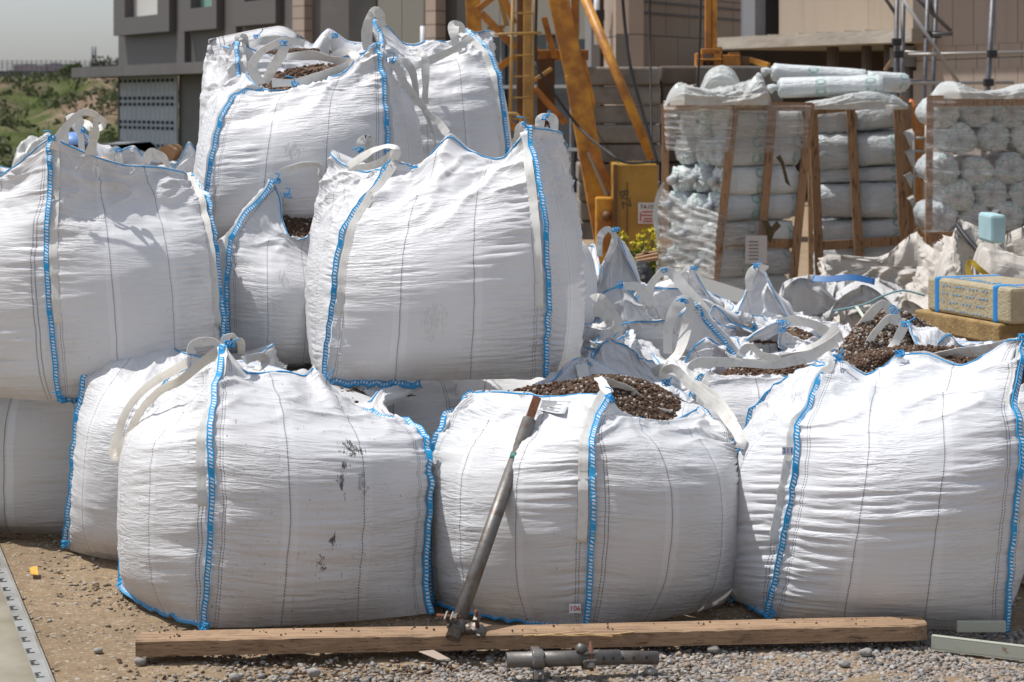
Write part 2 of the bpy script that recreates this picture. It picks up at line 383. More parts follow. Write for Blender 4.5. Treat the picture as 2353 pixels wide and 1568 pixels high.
    p0=rings[np.maximum(i0-1,0)];p1=rings[i0];p2=rings[i0+1];p3=rings[np.minimum(i0+2,m-1)]
    P=.5*((2*p1)+(-p0+p2)*f+(2*p0-5*p1+4*p2-p3)*f*f+(-p0+3*p1-3*p2+p3)*f**3)
    R=P.shape[0]
    # displacement along normals
    du=np.roll(P,-1,1)-np.roll(P,1,1); dv=np.gradient(P,axis=0); nn=np.cross(du,dv); nn/=np.linalg.norm(nn,axis=2,keepdims=True)+1e-9
    side=np.sum(nn[nvb//2]*nrm[fi],axis=1).mean()
    if side<0: nn=-nn
    per=sum(np.linalg.norm(base[(i+1)%4]-base[i]) for i in range(4))+.3; dx=per/NU; dy=max(.3,np.linalg.norm(rings[4][nu//2]-rings[0][nu//2]))/nvb
    w1=aniso(rng,R,NU,dx,dy,3.8,34,11,.10); w2=aniso(rng,R,NU,dx,dy,6.5,58,16,-.10)
    w0=aniso(rng,R,NU,dx,dy,2.2,11,7,.12)
    lowm=aniso(rng,R,NU,dx,dy,2.6,0,3.2); lowm=np.clip(lowm,0,1.6)
    tt=t[:,0]; edge=np.exp(-(np.minimum(tt,1-tt)/.17)**2)[None,:]
    rowb=np.clip((tv-.15)/.6,0,1)*np.clip((4.5-tv)/.8,.0,1)
    fam=np.array(facew)[fi][:,0] if np.array(facew)[fi].ndim>1 else np.array(facew)[fi]
    low2=np.clip(.55+.8*aniso(rng,R,NU,dx,dy,2.0,0,3.0),0,1.5); amp=(wr*.66*(.10+.85*edge*low2+.62*lowm))*rowb[:,None]*fam[None,:]
    w1s=w1-.32*(w1*w1-1); 
    ph=rng.uniform(0,6,3); vary=(.75+.35*np.sin(u*1.7+ph[0])+.25*np.sin(u*4.1+ph[1]))[None,:]
    D=(amp*w1s+.45*amp*w2)*np.clip(vary,.2,1.5)+.0017*w0*rowb[:,None]*(.25+.65*edge+.5*lowm)
    w5=aniso(rng,R,NU,dx,dy,3.0,8,5,1.1); D=D+.0042*w5*(np.exp(-((tv-3.55)/.5)**2))[:,None]*(.4+.7*np.exp(-(np.minimum(tt,1-tt)/.26)**2))[None,:]*(.3+np.clip(low2,0,1.2))
    # drawn-in pleats where the seam gathers the cloth
    c1=aniso(rng,R,NU,dx,.008,3.2,0,3.6,.5); c2=aniso(rng,R,NU,dx,.008,6.5,0,6,-.6); c3=aniso(rng,R,NU,dx,.008,15,0,14); c4=aniso(rng,R,NU,dx,.008,5.5,0,2.5,.3)
    cr=np.clip(1-np.abs(c1),-.6,1)**3*1.3+(1-np.abs(c1))*1.0+np.clip(1-np.abs(c2),0,1)**2*.75+.10*(1-np.abs(c3))+.22*c4-.9
    colr=np.clip((tv-3.35)/.9,0,1)*np.clip((5.06-tv)/.25,.25,1)
    D=D+crump*cr*colr[:,None]
    # the corner seam pulls in a groove each side
    dcor=np.minimum(tt,1-tt)*per/4
    D-= (.008*np.exp(-((dcor-.03)/.018)**2))[None,:]*np.clip(1.3-tv/5,0,1)[:,None]
    Pd=P+nn*D[...,None]
    Pd[...,2]=np.maximum(Pd[...,2],z0+.002)
    # inner wall
    cz=rings[4].mean(0); fz=fillz if fillz is not None else cz[2]-.02
    ins=[]
    for j,s in enumerate(np.linspace(0,1,9)[1:]):
        tgt=rings[4].copy(); tgt[:,:2]=cz[:2]+(tgt[:,:2]-cz[:2])*.90; tgt[:,2]=np.minimum(fz,rings[4][:,2]-.02)-.05
        s2=s**.8
        q=Pd[-1]*(1-s2)+tgt*s2; inw=(cz[:2]-q[:,:2]); inw/=np.linalg.norm(inw,axis=1,keepdims=True)+1e-9
        q=q.copy(); q[:,:2]+=inw*(.012+.02*math.sin(s*PI)); q[:,:2]+=inw*(.012*c2[-1-j*3])[:,None]*math.sin(s*PI)
        ins.append(q)
    G=np.concatenate([Pd,np.array(ins)],0); RR=G.shape[0]
    # close wrap column separately for uv
    G=np.concatenate([G,G[:,:1]],1); C=NU+1
    uu=np.arange(C)/nu*FABW
    vv=np.concatenate([[0],np.cumsum(np.linalg.norm(np.diff(G[:,::7],axis=0),axis=2).mean(1))])
    UV=np.stack(np.meshgrid(uu,vv),-1).reshape(-1,2)
    idx=np.arange(RR*C).reshape(RR,C)
    Fq=np.stack([idx[:-1,:-1],idx[:-1,1:],idx[1:,1:],idx[1:,:-1]],-1).reshape(-1,4)
    if side<0: Fq=Fq[:,::-1]
    root=empty('bulk_bag',(float(cen[0]),float(cen[1]),float(z0)),label,'bulk bag',group)
    arrmesh('bag_body',G.reshape(-1,3),Fq,mat or M['fab'],root,UV)
    BAGLOG[label]=(P,tv)
    S=lambda uq,vq:(P[np.clip(int(np.searchsorted(tv,vq)),0,R-1),int(round(uq*nu))%NU])
    # corner seams
    for i in seam_on:
        pts=[];sel=np.linspace(0,R-1,46).astype(int); wv=np.convolve(rng.standard_normal(70),np.ones(6)/3.4,'same')[:60]
        for q,j in enumerate(sel):
            p=Pd[j,i*nu]; o=np.array([*(p[:2]-cz[:2]),0]); o/=np.linalg.norm(o)+1e-9
            pts.append(p+o*.011+np.array([.0035*wv[q],0,0]))
        b_=MB(); b_.ribbon(pts,[.0215+.0012*wv[q] for q in range(46)],.005,ref=(-.15 if i in(0,3) else .15,-1,.1),twist=[10+7*wv[q] for q in range(46)]); b_.build('corner_seam',M['stitch'],root,smooth=True)
    # webbing stitched beside the seam
    for i,sgn in strap_on:
        if i not in seam_on: continue
        pts=[]; a=rng.uniform(1.3,2.1)
        for q,vq in enumerate(np.linspace(a,4.95,34)):
            j=min(R-1,int(np.searchsorted(tv,vq))); col=(i*nu+sgn*max(1,round(nu*.035)))%NU
            pts.append(Pd[j,col]+nn[j,col]*.007)
        MB().ribbon(pts,.036,.004,ref=(0,-1,.1)).build('webbing_strap',M['web'],root,smooth=True)
    if stitched:
        j=np.searchsorted(tv,4.93); pts=[Pd[j,q%NU]+nn[j,q%NU]*.002 for q in range(0,NU+1,2)]
        MB().tube(pts,.0030,5,False).build('rim_stitching',M['thread'],root,smooth=True)
    for (ua,ub) in base_on:
        cols=[int(q)%NU for q in np.linspace(ua*nu,ub*nu,24)]
        pts=[Pd[0,c]*[1,1,0]+np.array([0,0,z0+.012+.004*rng.standard_normal()])+nrm[min(3,c//nu)]*.012 for c in cols]
        MB().ribbon(pts,.028,.006,ref=(0,-1,.9)).build('base_seam',M['stitch_d'],root,smooth=True)
    for lp in loops:
        path,wid=lp[0],lp[1]; tw=lp[2] if len(lp)>2 else (0,0)
        pp=crom([W(*q) for q in path],len(path)*8)
        ww_=wid*.86*(1+.16*np.sin(np.linspace(0,1,len(pp))*rng.uniform(7,15)+rng.uniform(0,6))+.012*rng.standard_normal(len(pp))); MB().ribbon(pp+.0014*np.convolve(rng.standard_normal(len(pp)+4),np.ones(5)/2.2,'valid')[:,None]*np.array([.6,1,1]),ww_,.0022,twist=np.interp(np.linspace(0,1,len(pp)),np.linspace(0,1,len(tw)),tw)+16*np.sin(np.linspace(0,1,len(pp))*rng.uniform(4,9)+rng.uniform(0,6)),cup=.02,nw=5).build('lifting_loop',M['web'] if len(lp)<4 else M[lp[3]],root,smooth=True)
    for kx in knots:
        c=W(*kx); b_=MB()
        for q in range(4):
            a=rng.uniform(0,2*PI,3); pts=[c+np.array([.011*math.cos(a[0]+s*2.2)*(1+.5*s),.010*math.sin(s*3+a[2]),.012*math.sin(a[1]+s*2.6)]) for s in np.linspace(0,2.0,10)]
            b_.tube(pts,.0020,5)
        e=c+np.array([rng.uniform(-.05,.05),-.01,rng.uniform(-.01,.05)]); b_.tube(crom([c,(c+e)/2+np.array([.015,0,.012]),e],8),.0026,5)
        b_.build('thread_knot',M['thread'],root,smooth=True)
    if fill or pel:
        rimp=P[-1]; step=max(1,nu//14); FR=rimp[::step].copy(); fc=FR[:,:2].mean(0); FR[:,:2]=fc+(FR[:,:2]-fc)*.955
        ze=np.minimum(fz,FR[:,2]-.035); ctr=fz+dome; nr=9; V=[(*fc,ctr)];Fs=[]; k=len(FR)
        dn=aniso(rng,32,32,.03,.03,6,0,6)
        for r in range(1,nr+1):
            s=r/nr
            for q in range(k):
                xy=fc+(FR[q,:2]-fc)*s; V.append((*xy,ze[q]+(ctr-ze[q])*(1-s*s)+.006*dn[r,q%32]*(1-s)))
        for q in range(k): Fs.append((0,1+q,1+(q+1)%k))
        for r in range(nr-1):
            for q in range(k):
                a=1+r*k+q;b_=1+r*k+(q+1)%k; Fs.append((a,a+k,b_+k)); Fs.append((a,b_+k,b_))
        V=np.array(V);Fs=np.array(Fs)
        if pel:
            ico,icf=ICO1; n_=pel; th=rng.uniform(0,k,n_); s=np.sqrt(rng.uniform(0,1,n_)); qi=th.astype(int)%k; q2=(qi+1)%k; fr=th%1
            edgep=FR[qi]*(1-fr)[:,None]+FR[q2]*fr[:,None]; zq=ze[qi]*(1-fr)+ze[q2]*fr; xy=fc+(edgep[:,:2]-fc)*(.98*s)[:,None]
            zz=zq+(ctr-zq)*(1-s*s)+rng.uniform(-.002,.008,n_); rad=rng.uniform(.0045,.009,n_)
            sc=rng.uniform(.8,1.2,(n_,1,3))
            PV=ico[None]*sc*rad[:,None,None]+np.stack([xy[:,0],xy[:,1],zz],-1)[:,None,:]
            PF=icf[None]+(np.arange(n_)*len(ico))[:,None,None]+len(V)
            V=np.vstack([V,PV.reshape(-1,3)]); Fs=np.vstack([Fs,PF.reshape(-1,3)])
        fo=arrmesh('clay_pellets',V,Fs,M[pelmat],None,None,True)
        tag(fo,fill,'clay pellets',None,'stuff')
    return root,S
def icos():
    p=(1+5**.5)/2; v=[(-1,p,0),(1,p,0),(-1,-p,0),(1,-p,0),(0,-1,p),(0,1,p),(0,-1,-p),(0,1,-p),(p,0,-1),(p,0,1),(-p,0,-1),(-p,0,1)]
    f=[(0,11,5),(0,5,1),(0,1,7),(0,7,10),(0,10,11),(1,5,9),(5,11,4),(11,10,2),(10,7,6),(7,1,8),(3,9,4),(3,4,2),(3,2,6),(3,6,8),(3,8,9),(4,9,5),(2,4,11),(6,2,10),(8,6,7),(9,8,1)]
    v=[np.array(q)/np.linalg.norm(q) for q in v]
    def sub(v,f):
        v=list(v);c={};g=[]
        def mid(a,b):
            k=(min(a,b),max(a,b))
            if k not in c: m=v[a]+v[b]; v.append(m/np.linalg.norm(m)); c[k]=len(v)-1
            return c[k]
        for a,b,d in f:
            x,y,z=mid(a,b),mid(b,d),mid(d,a); g+=[(a,x,z),(b,y,x),(d,z,y),(x,y,z)]
        return v,g
    v1,f1=sub(v,f); v2,f2=sub(v1,f1)
    return (np.array(v),np.array(f)),(np.array(v1),np.array(f1)),(np.array(v2),np.array(f2))
ICO0,ICO1,ICO2=icos()
# ------------------------------------------------------------------ setting
def patch_wall():
    o=MB.wall
    def w(s,a,b,z0,z1,th=.1,zb0=None,zb1=None):
        n0=len(s.uv); o(s,a,b,z0,z1,th,zb0,zb1)
        L=float(np.linalg.norm(np.array(b,float)-np.array(a,float)))
        for i in range(8):
            x,y,z=s.v[n0+i]; s.uv[n0+i]=((0 if i%4 in(0,3) else L),z)
        return s
    MB.wall=w
patch_wall()
class Pl:
    """upright plane through two (column,depth) ends"""
    def __init__(s,pa,Za,pb,Zb): s.pa,s.pb,s.a,s.b=pa,pb,1/Za,1/Zb
    def Z(s,px): return 1/(s.a+(s.b-s.a)*(px-s.pa)/(s.pb-s.pa))
    def xy(s,px,off=0):
        Z=s.Z(px); p=np.array([X(px,Z),Z])
        if off:
            A=np.array([X(s.pa,1/s.a),1/s.a]);B=np.array([X(s.pb,1/s.b),1/s.b]);d=(B-A)/np.linalg.norm(B-A); p=p+np.array([d[1],-d[0]])*off
        return p
    def seg(s,mb,p0,p1,z0,z1,th=.1,off=0): return mb.wall(s.xy(p0,off),s.xy(p1,off),z0,z1,th)
    def z(s,px,py): return zat(py,s.Z(px))
# ground: one sheet, finely divided near the camera
def ground():
    rng=np.random.default_rng(3)
    xs=np.concatenate([np.linspace(-700,-30,12),np.linspace(-26,-4,22),np.linspace(-3.6,3.6,230),np.linspace(4,26,22),np.linspace(30,700,12)])
    ys=np.concatenate([np.linspace(-60,3,10),np.linspace(3.5,5.4,10),np.linspace(5.45,9.2,130),np.linspace(9.4,40,60),np.linspace(50,1500,20)])
    Xg,Yg=np.meshgrid(xs,ys); Z=np.zeros_like(Xg)
    near=np.clip(1-np.abs(Xg)/3.6,0,1)**.3*np.clip((9.4-Yg)/.5,0,1)*np.clip((Yg-5.2)/.5,0,1)
    n1=aniso(rng,len(ys),len(xs),.03,.03,2.5,0,2.5); n2=aniso(rng,len(ys),len(xs),.03,.03,9,0,9)
    Z-=near*(.012+.006*np.clip(n1+1,0,3)+.0035*n2-.004)
    idx=np.arange(Z.size).reshape(Z.shape); Fq=np.stack([idx[:-1,:-1],idx[:-1,1:],idx[1:,1:],idx[1:,:-1]],-1).reshape(-1,4)
    m,nt,b=new_mat('dry dirt'); n=N(nt); o=n('TexCoord').outputs['Object']
    c=n.mix(n.ramp(n.noise(o,1.6,6,.65),[(.35,(0,0,0)),(.65,(1,1,1))]),(.35,.255,.16,1),(.265,.19,.12,1))
    c=n.mix(n.ramp(n.noise(o,22,6,.75),[(.45,(0,0,0)),(.7,(1,1,1))]),c,(.20,.15,.10,1))
    c=n.mix(n.ramp(n.noise(o,60,3,.7),[(.56,(0,0,0)),(.66,(1,1,1))]),c,(.46,.39,.30,1))
    n.L(c,b.inputs['Base Color']); b.inputs['Roughness'].default_value=.95; b.inputs['Specular IOR Level'].default_value=.1
    h=n.math('ADD',n.noise(o,45,6,.7),n.math('MULTIPLY',n.noise(o,160,3,.7),.4))
    n.L(n.bump(h,.9,.012),b.inputs['Normal'])
    g=arrmesh('ground',np.stack([Xg,Yg,Z],-1).reshape(-1,3),Fq,m); tag(g,kind='structure')
ground()
def scatter(name,n_,fx,smin,smax,mat,label,cat,seed,ico=None,flat=.65,power=2.2,sink=.35):
    rng=np.random.default_rng(seed); V0,F0=ico or ICO0
    P=np.array([fx(rng) for _ in range(n_)]); r=smin+(smax-smin)*rng.uniform(0,1,n_)**power
    # random rotation
    q=rng.standard_normal((n_,4)); q/=np.linalg.norm(q,axis=1,keepdims=True); w,x,y,z=q.T
    Rm=np.stack([1-2*(y*y+z*z),2*(x*y-z*w),2*(x*z+y*w),2*(x*y+z*w),1-2*(x*x+z*z),2*(y*z-x*w),2*(x*z-y*w),2*(y*z+x*w),1-2*(x*x+y*y)],-1).reshape(-1,3,3)
    B=V0[None]*rng.uniform(.5,1.3,(n_,len(V0),1))*rng.uniform(.5,1.3,(n_,1,3))
    B=np.einsum('nij,nkj->nki',Rm,B); B[...,2]*=flat; B*=r[:,None,None]
    B+=np.stack([P[:,0],P[:,1],P[:,2]+r*sink],-1)[:,None,:]
    Fs=F0[None]+(np.arange(n_)*len(V0))[:,None,None]
    o=arrmesh(name,B.reshape(-1,3),Fs.reshape(-1,3),mat,smooth=False); return tag(o,label,cat,None,'stuff')
GRAV=island_mat('crushed gravel',[(0,(.17,.16,.15)),(.25,(.28,.265,.25)),(.5,(.40,.36,.31)),(.72,(.30,.22,.17)),(.82,(.46,.36,.26)),(.92,(.52,.50,.46)),(1,(.33,.33,.35))],.9,60,.006)
def gx(rng):
    while True:
        x=rng.uniform(-1.2,2.0); y=rng.uniform(6.3,7.1)
        k=1/(1+math.exp(-(x-.05+.35*math.sin(y*9)+.3*(6.75-y))/.22))
        if rng.random()<k*.94+.06: return (x,y,-.012)
scatter('gravel',24000,gx,.003,.015,GRAV,'loose grey crushed gravel in front of the plank','gravel',5)
def gx2(rng):
    while True:
        x=rng.uniform(-2.4,-.2); y=rng.uniform(6.15,8.9)
        if y<9: return (x,y,-.014)
PEB=island_mat('dirt pebbles tone',[(0,(.24,.18,.12)),(.4,(.33,.26,.18)),(.7,(.40,.35,.29)),(.9,(.50,.46,.40)),(1,(.20,.15,.10))],.9,60,.006)
scatter('dirt_pebbles',11000,gx2,.0015,.013,PEB,'small pebbles strewn over the bare dirt on the left','pebbles',6,power=3)
def gx3(rng): return (rng.uniform(-.2,2.6),rng.uniform(7.0,8.2),-.012)
scatter('shaded_rubble',1500,gx3,.005,.016,GRAV,'rubble in the shade beneath the front bags','rubble',7)
def gx4(rng): return (rng.uniform(-1.4,.9),rng.normal(6.62,.10),-.010)
scatter('spilled_pellets',160,gx4,.006,.010,M['pellet'],'round brown clay pellets spilled along the front of the plank','clay pellets',8,ICO1,.95)
# hillside --------------------------------------------------------------------------------------
def terrain():
    rng=np.random.default_rng(9); xs=np.linspace(-62,6,120); ys=np.linspace(40,150,90); Xg,Yg=np.meshgrid(xs,ys)
    s=np.clip((Yg-46)/54,0,1); s=s*s*(3-2*s); top=3.05-.25*np.clip((Xg+19)/6,0,1)
    n1=aniso(rng,90,120,.57,1.2,.12,0,.12); n2=aniso(rng,90,120,.57,1.2,.45,0,.45)
    Z=s*top+(.22*n1+.12*n2)*np.clip(s*3,0,1)*np.clip((112-Yg)/10,.15,1)
    rid=np.exp(-((Xg+16.8)/2.6)**2)*np.exp(-((Yg-90)/6)**2); Z+=rid*(.7+.35*n2)
    Z-=.05
    idx=np.arange(Z.size).reshape(Z.shape); Fq=np.stack([idx[:-1,:-1],idx[:-1,1:],idx[1:,1:],idx[1:,:-1]],-1).reshape(-1,4)
    m,nt,b=new_mat('hillside'); n=N(nt); o=n('TexCoord').outputs['Object']; sx=n('SeparateXYZ',ins={0:o})
    g=n.mix(n.ramp(n.noise(o,.45,5,.7),[(.38,(0,0,0)),(.62,(1,1,1))]),(.07,.09,.035,1),(.12,.14,.055,1))
    g=n.mix(n.ramp(n.noise(o,.22,4,.6),[(.50,(0,0,0)),(.66,(1,1,1))]),g,(.19,.145,.105,1))
    dirt=n.mix(n.ramp(n.noise(o,1.1,5,.7),[(.4,(0,0,0)),(.65,(1,1,1))]),(.20,.135,.095,1),(.36,.27,.20,1))
    k=n.math('MULTIPLY',n.math('ADD',n.math('ADD',sx.outputs[0],18.8),n.math('MULTIPLY',n.math('SUBTRACT',n.noise(o,.5,4),.5),5)),.8,clamp=True)
    k=n.math('MULTIPLY',k,n.math('MULTIPLY',n.math('SUBTRACT',sx.outputs[2],.9),1.4,clamp=True))
    n.L(n.mix(k,g,dirt),b.inputs['Base Color']); b.inputs['Roughness'].default_value=1; b.inputs['Specular IOR Level'].default_value=0
    n.L(n.bump(n.noise(o,2.5,5,.7),1,.3),b.inputs['Normal'])
    tag(arrmesh('hillside',np.stack([Xg,Yg,Z],-1).reshape(-1,3),Fq,m),kind='structure')
    return xs,ys,Z
TX,TY,TZ=terrain()
def th(x,y):
    i=int(np.clip(np.searchsorted(TY,y)-1,0,len(TY)-2)); j=int(np.clip(np.searchsorted(TX,x)-1,0,len(TX)-2))
    a=np.clip((y-TY[i])/(TY[1]-TY[0]),0,1); c=np.clip((x-TX[j])/(TX[1]-TX[0]),0,1)
    return float((TZ[i,j]*(1-c)+TZ[i,j+1]*c)*(1-a)+(TZ[i+1,j]*(1-c)+TZ[i+1,j+1]*c)*a)
def leaf_mat(name,stops):
    m,nt,b=new_mat(name); n=N(nt); g=n('NewGeometry'); c=n.ramp(g.outputs['Random Per Island'],stops); n.L(c,b.inputs['Base Color']); b.inputs['Roughness'].default_value=.6; b.inputs['Specular IOR Level'].default_value=.2
    tr=n('BsdfTranslucent'); n.L(c,tr.inputs['Color']); mx=n('MixShader'); mx.inputs[0].default_value=.3; n.L(b.outputs[0],mx.inputs[1]); n.L(tr.outputs[0],mx.inputs[2]); n.L(mx.outputs[0],nt.nodes['Material Output'].inputs[0]); return m
LEAF=leaf_mat('hill leaves',[(0,(.05,.065,.03)),(.5,(.085,.105,.045)),(.8,(.12,.14,.06)),(1,(.16,.14,.09))])
def leaves(name,centers,radii,nper,size,mat,parent=None,seed=1,flat=.8):
    rng=np.random.default_rng(seed); V=[];k=0
    cs=np.repeat(np.array(centers,float),nper,0); rs=np.repeat(np.array(radii,float),nper); n_=len(cs)
    dv=rng.standard_normal((n_,3)); dv/=np.linalg.norm(dv,axis=1,keepdims=True); dv*= (rng.uniform(.25,1,n_)**.6)[:,None]; dv[:,2]*=flat
    P=cs+dv*rs[:,None]; a=rng.standard_normal((n_,3));a/=np.linalg.norm(a,axis=1,keepdims=True); b=np.cross(a,rng.standard_normal((n_,3))); b/=np.linalg.norm(b,axis=1,keepdims=True)
    s=(size*rng.uniform(.6,1.4,n_))[:,None]; V=np.stack([P-a*s,P+b*s*.5,P+a*s,P-b*s*.5],1).reshape(-1,3)
    return arrmesh(name,V,np.arange(n_*4).reshape(-1,4),mat,parent,smooth=False)
rg=np.random.default_rng(12); cs=[];rs=[]
for _ in range(430):
    y=rg.uniform(50,104); x=-y*rg.uniform(.17,.30)
    if x>-18.6+ (96-y)*.15+rg.normal(0,.6) and y>84 and th(x,y)>1.2: continue
    r=rg.uniform(.18,.55); cs.append((x,y,th(x,y)+r*.35)); rs.append(r)
tag(leaves('hillside_scrub',cs,rs,26,.11,LEAF,None,4),'green weeds and scrub covering the slope at upper left','scrub',None,'stuff')
def far_tree(name,px,py0,py1,Z,r,label,seed,nper,mat,loose=1.0):
    zb=zat(py1,Z); h=zat(py0,Z)-zb; root=empty(name,(X(px,Z),Z,zb-.3),label,'tree')
    rng=np.random.default_rng(seed); b=MB(); c0=Vector((X(px,Z),Z,zb-.4)); b.tube([c0,c0+Vector((.05,0,h*.4)),c0+Vector((-.05,0,h*.8))],[.10,.06,.03],8)
    cc=[]
    for q in range(9):
        a=rng.uniform(0,2*PI); e=c0+Vector((math.cos(a)*r*.7*loose,math.sin(a)*r*.7,h*rng.uniform(.4,1.0))); b.tube([c0+Vector((0,0,h*.3)),e],[.035,.012],5); cc.append(tuple(e))
    cc.append((c0.x,c0.y,c0.z+h*.75)); b.build('trunk',simple(name+' bark',(.09,.07,.05)),root); leaves('crown',cc,[r*.42]*len(cc),nper,.09,mat,root,seed+1)
far_tree('young_tree',180,137,170,99,1.0,'small bright green tree on the hilltop left of the twin poles',3,150,LEAF)
LEAF2=leaf_mat('grey leaves',[(0,(.05,.055,.04)),(.6,(.08,.085,.06)),(1,(.12,.12,.09))])
far_tree('sparse_tree',249,120,172,97,.95,'thin greyish tree beside the roof edge of the dark building',7,60,LEAF2,.9)
def pole(px,label):
    b=MB(); Z=112; b.tube([W(px,182,Z),W(px,107,Z)],.06,8); c=W(px,112,Z);  tag(b.build('utility_pole',simple('pole grey',(.16,.16,.17)),smooth=True),label,'pole','twin poles on the hilltop')
pole(212,'left one of the twin poles on the hilltop'); pole(219,'right one of the twin poles on the hilltop')
fr=empty('mesh_fence',(X(120,112),112,3.2),'long see-through wire fence on tall posts along the hilltop','fence')
FM_=simple('fence grey',(.20,.20,.20))
for q in range(24):
    b=MB(); px=-6+q*11.2; b.tube([W(px,170,112),W(px,138,112)],.022,6); b.build('post',FM_,fr)
b=MB()
for py in (140,147,155): b.tube([W(-10,py,112),W(256,py+2,112)],.012,4)
for q in range(130): b.tube([W(-8+q*2.0,160,112),W(-8+q*2.0,141,112)],.004,3)
b.build('wire_mesh',FM_,fr)
tag(MB().box(X(-30,111),X(210,111),111,111.2,3.0,zat(163,111)).build('low_wall',simple('wall dark',(.13,.13,.14))),'low dark wall under the wire fence on the hilltop','wall')
far=simple('far flats',(.30,.27,.30),.9,0,.05,(.22,.20,.24)); farw=simple('far panes',(.12,.12,.15))
for q,(pa,pb,pt,lab) in enumerate([(30,78,149,'hazy mauve apartment block far beyond the fence, leftmost'),(84,112,151,'hazy mauve apartment block far beyond the fence, between the other two'),(100,134,147,'hazy mauve apartment block far beyond the fence, rightmost and tallest')]):
    Z=430+q*12; root=empty('apartment_block',(X((pa+pb)/2,Z),Z,0),lab,'building','far apartment blocks')
    MB().box(X(pa,Z),X(pb,Z),Z,Z+14,-1,zat(pt,Z)).build('wall',far,root)
    MB().box(X(pa+.35*(pb-pa),Z),X(pa+.6*(pb-pa),Z),Z+3,Z+9,zat(pt,Z)-.01,zat(pt-3,Z)).build('roof',far,root)
    b=MB()
    for r in range(3):
        for c in range(9): x=X(pa+2+(pb-pa-4)*(c+.2)/9,Z); b.box(x,x+1.4,Z-.06,Z-.01,zat(pt,Z)-1.6-2.9*r-1.2,zat(pt,Z)-1.6-2.9*r)
    b.build('window',farw,root)
# left dark building ------------------------------------------------------------------------------
def rib_mat(name,col,per=.12,rough=.55,dirt=(.12,.11,.10)):
    m,nt,b=new_mat(name); n=N(nt); uv=n('UVMap').outputs[0]; s=n('SeparateXYZ',ins={0:uv})
    f=n.math('ABSOLUTE',n.math('SUBTRACT',n.math('FRACT',n.math('MULTIPLY',s.outputs[0],1/per)),.5))
    c=n.mix(n.math('MULTIPLY',n.noise(uv,.8,4,.6),.5),(*col,1),(*dirt,1)); n.L(c,b.inputs['Base Color']); b.inputs['Roughness'].default_value=rough
    n.L(n.bump(n.math('GREATER_THAN',f,.25),.7,.02),b.inputs['Normal']); return m
def tile_mat(name,col,w=1.2,h=.6,mortar=.012,off=.0,jc=(.05,.045,.04)):
    m,nt,b=new_mat(name); n=N(nt); uv=n('UVMap').outputs[0]
    br=n('TexBrick',ins={'Vector':uv,'Scale':1.0,'Mortar Size':mortar,'Brick Width':w,'Row Height':h,'Color1':(*col,1),'Color2':(col[0]*.9,col[1]*.9,col[2]*.91,1),'Mortar':(*jc,1)})
    br.offset=off
    c=n.mix(n.math('MULTIPLY',n.noise(n.mapv(uv,(1,9,1)),2.5,4,.6),.35),br.outputs[0],(col[0]*.8,col[1]*.78,col[2]*.76,1))
    c=n.mix(n.math('MULTIPLY',n.ramp(n.noise(n.mapv(uv,(2.5,.25,1)),1.5,4),[(.5,(0,0,0)),(.75,(1,1,1))]),.3),c,(col[0]*.6,col[1]*.55,col[2]*.5,1))
    n.L(c,b.inputs['Base Color']); b.inputs['Roughness'].default_value=.75
    n.L(n.bump(br.outputs['Fac'],-.5,.01),b.inputs['Normal']); return m
GREY=rib_mat('ribbed grey cladding',(.115,.105,.10)); GREYP=simple('grey trim',(.13,.12,.115),.6,0,1.5,(.11,.10,.095)); DARK=simple('dark recess',(.035,.032,.03),.6,0,.8,(.05,.045,.04))  # DARK paints the shade of recessed bays onto flush wall strips
PINK=tile_mat('pinkish tiles',(.42,.335,.27),.62,.31); BEI=rib_mat('beige panels',(.215,.205,.17),.9,.6,(.19,.18,.15)); BRN=simple('brown column',(.09,.075,.065),.6)
GLS=simple('dark glazing',(.02,.028,.04),.12,0,spec=.8); FRM=simple('window frame',(.10,.10,.11),.5)
P1=Pl(272,60,690,49); P2=Pl(690,49,1385,41)
bl=empty('dark_building',(X(480,55),55,0),'dark grey ribbed building with boxed windows and a projecting canopy, upper left','building')
zc0,zc1=P1.z(272,178),P1.z(272,155)
b=MB(); P1.seg(b,272,690,zc1,12,.4); b.build('upper_wall',GREY,bl)
b=MB(); b.wall(P1.xy(228,.9),P1.xy(700,.9),zc0,zc1,1.2); b.build('canopy',GREYP,bl)
b=MB(); P1.seg(b,411,690,0,zc0,.4); b.build('lower_wall',GREYP,bl)
b=MB(); P1.seg(b,272,284,0,zc0,.4,.02); b.build('column',BRN,bl)
for (pa,pb,py,wa,wb,wy,col,lab) in ((286,415,78,312,388,38,(.62,.60,.56),'pane toned bright'),(440,525,70,465,514,18,(.20,.36,.30),'greenish glass'),(562,662,58,590,645,2,(.05,.05,.055),'dark glass')):  # first pane's pale colour paints in the light on the glass
    zb=P1.z((pa+pb)/2,py); wz=P1.z((wa+wb)/2,wy); f=MB()
    P1.seg(f,pa,pb,zb,wz,.35,.35); P1.seg(f,pa,wa,wz,7,.35,.35); P1.seg(f,wb,pb,wz,7,.35,.35); P1.seg(f,pa,pb,6.6+.4,7.2,.35,.35)
    fo=f.build('window_box',GREY,bl); g=MB(); P1.seg(g,wa,wb,wz,7,.03,.06); g.build('pane',simple(lab,col,.4),fo)
for pa,pb in ((418,436),(528,555),(665,690)):
    b=MB(); P1.seg(b,pa,pb,zc1,12,.2,.16); b.build('pilaster',GREY,bl)
wp=empty('perforated_screen',(*P1.xy(350,.12),0),'white panelled screen with rows of dark star holes under the canopy','screen')
zs0,zs1=P1.z(350,352),P1.z(350,176); PW=simple('white panel',(.44,.46,.50),.5,0,3,(.40,.42,.46))
b=MB(); P1.seg(b,285,415,zs0,zs1,.05,.12); b.build('panel',PW,wp)
hh=simple('hole',(.06,.065,.09),.8)
rows=[186,226,240,281,294,334]; 
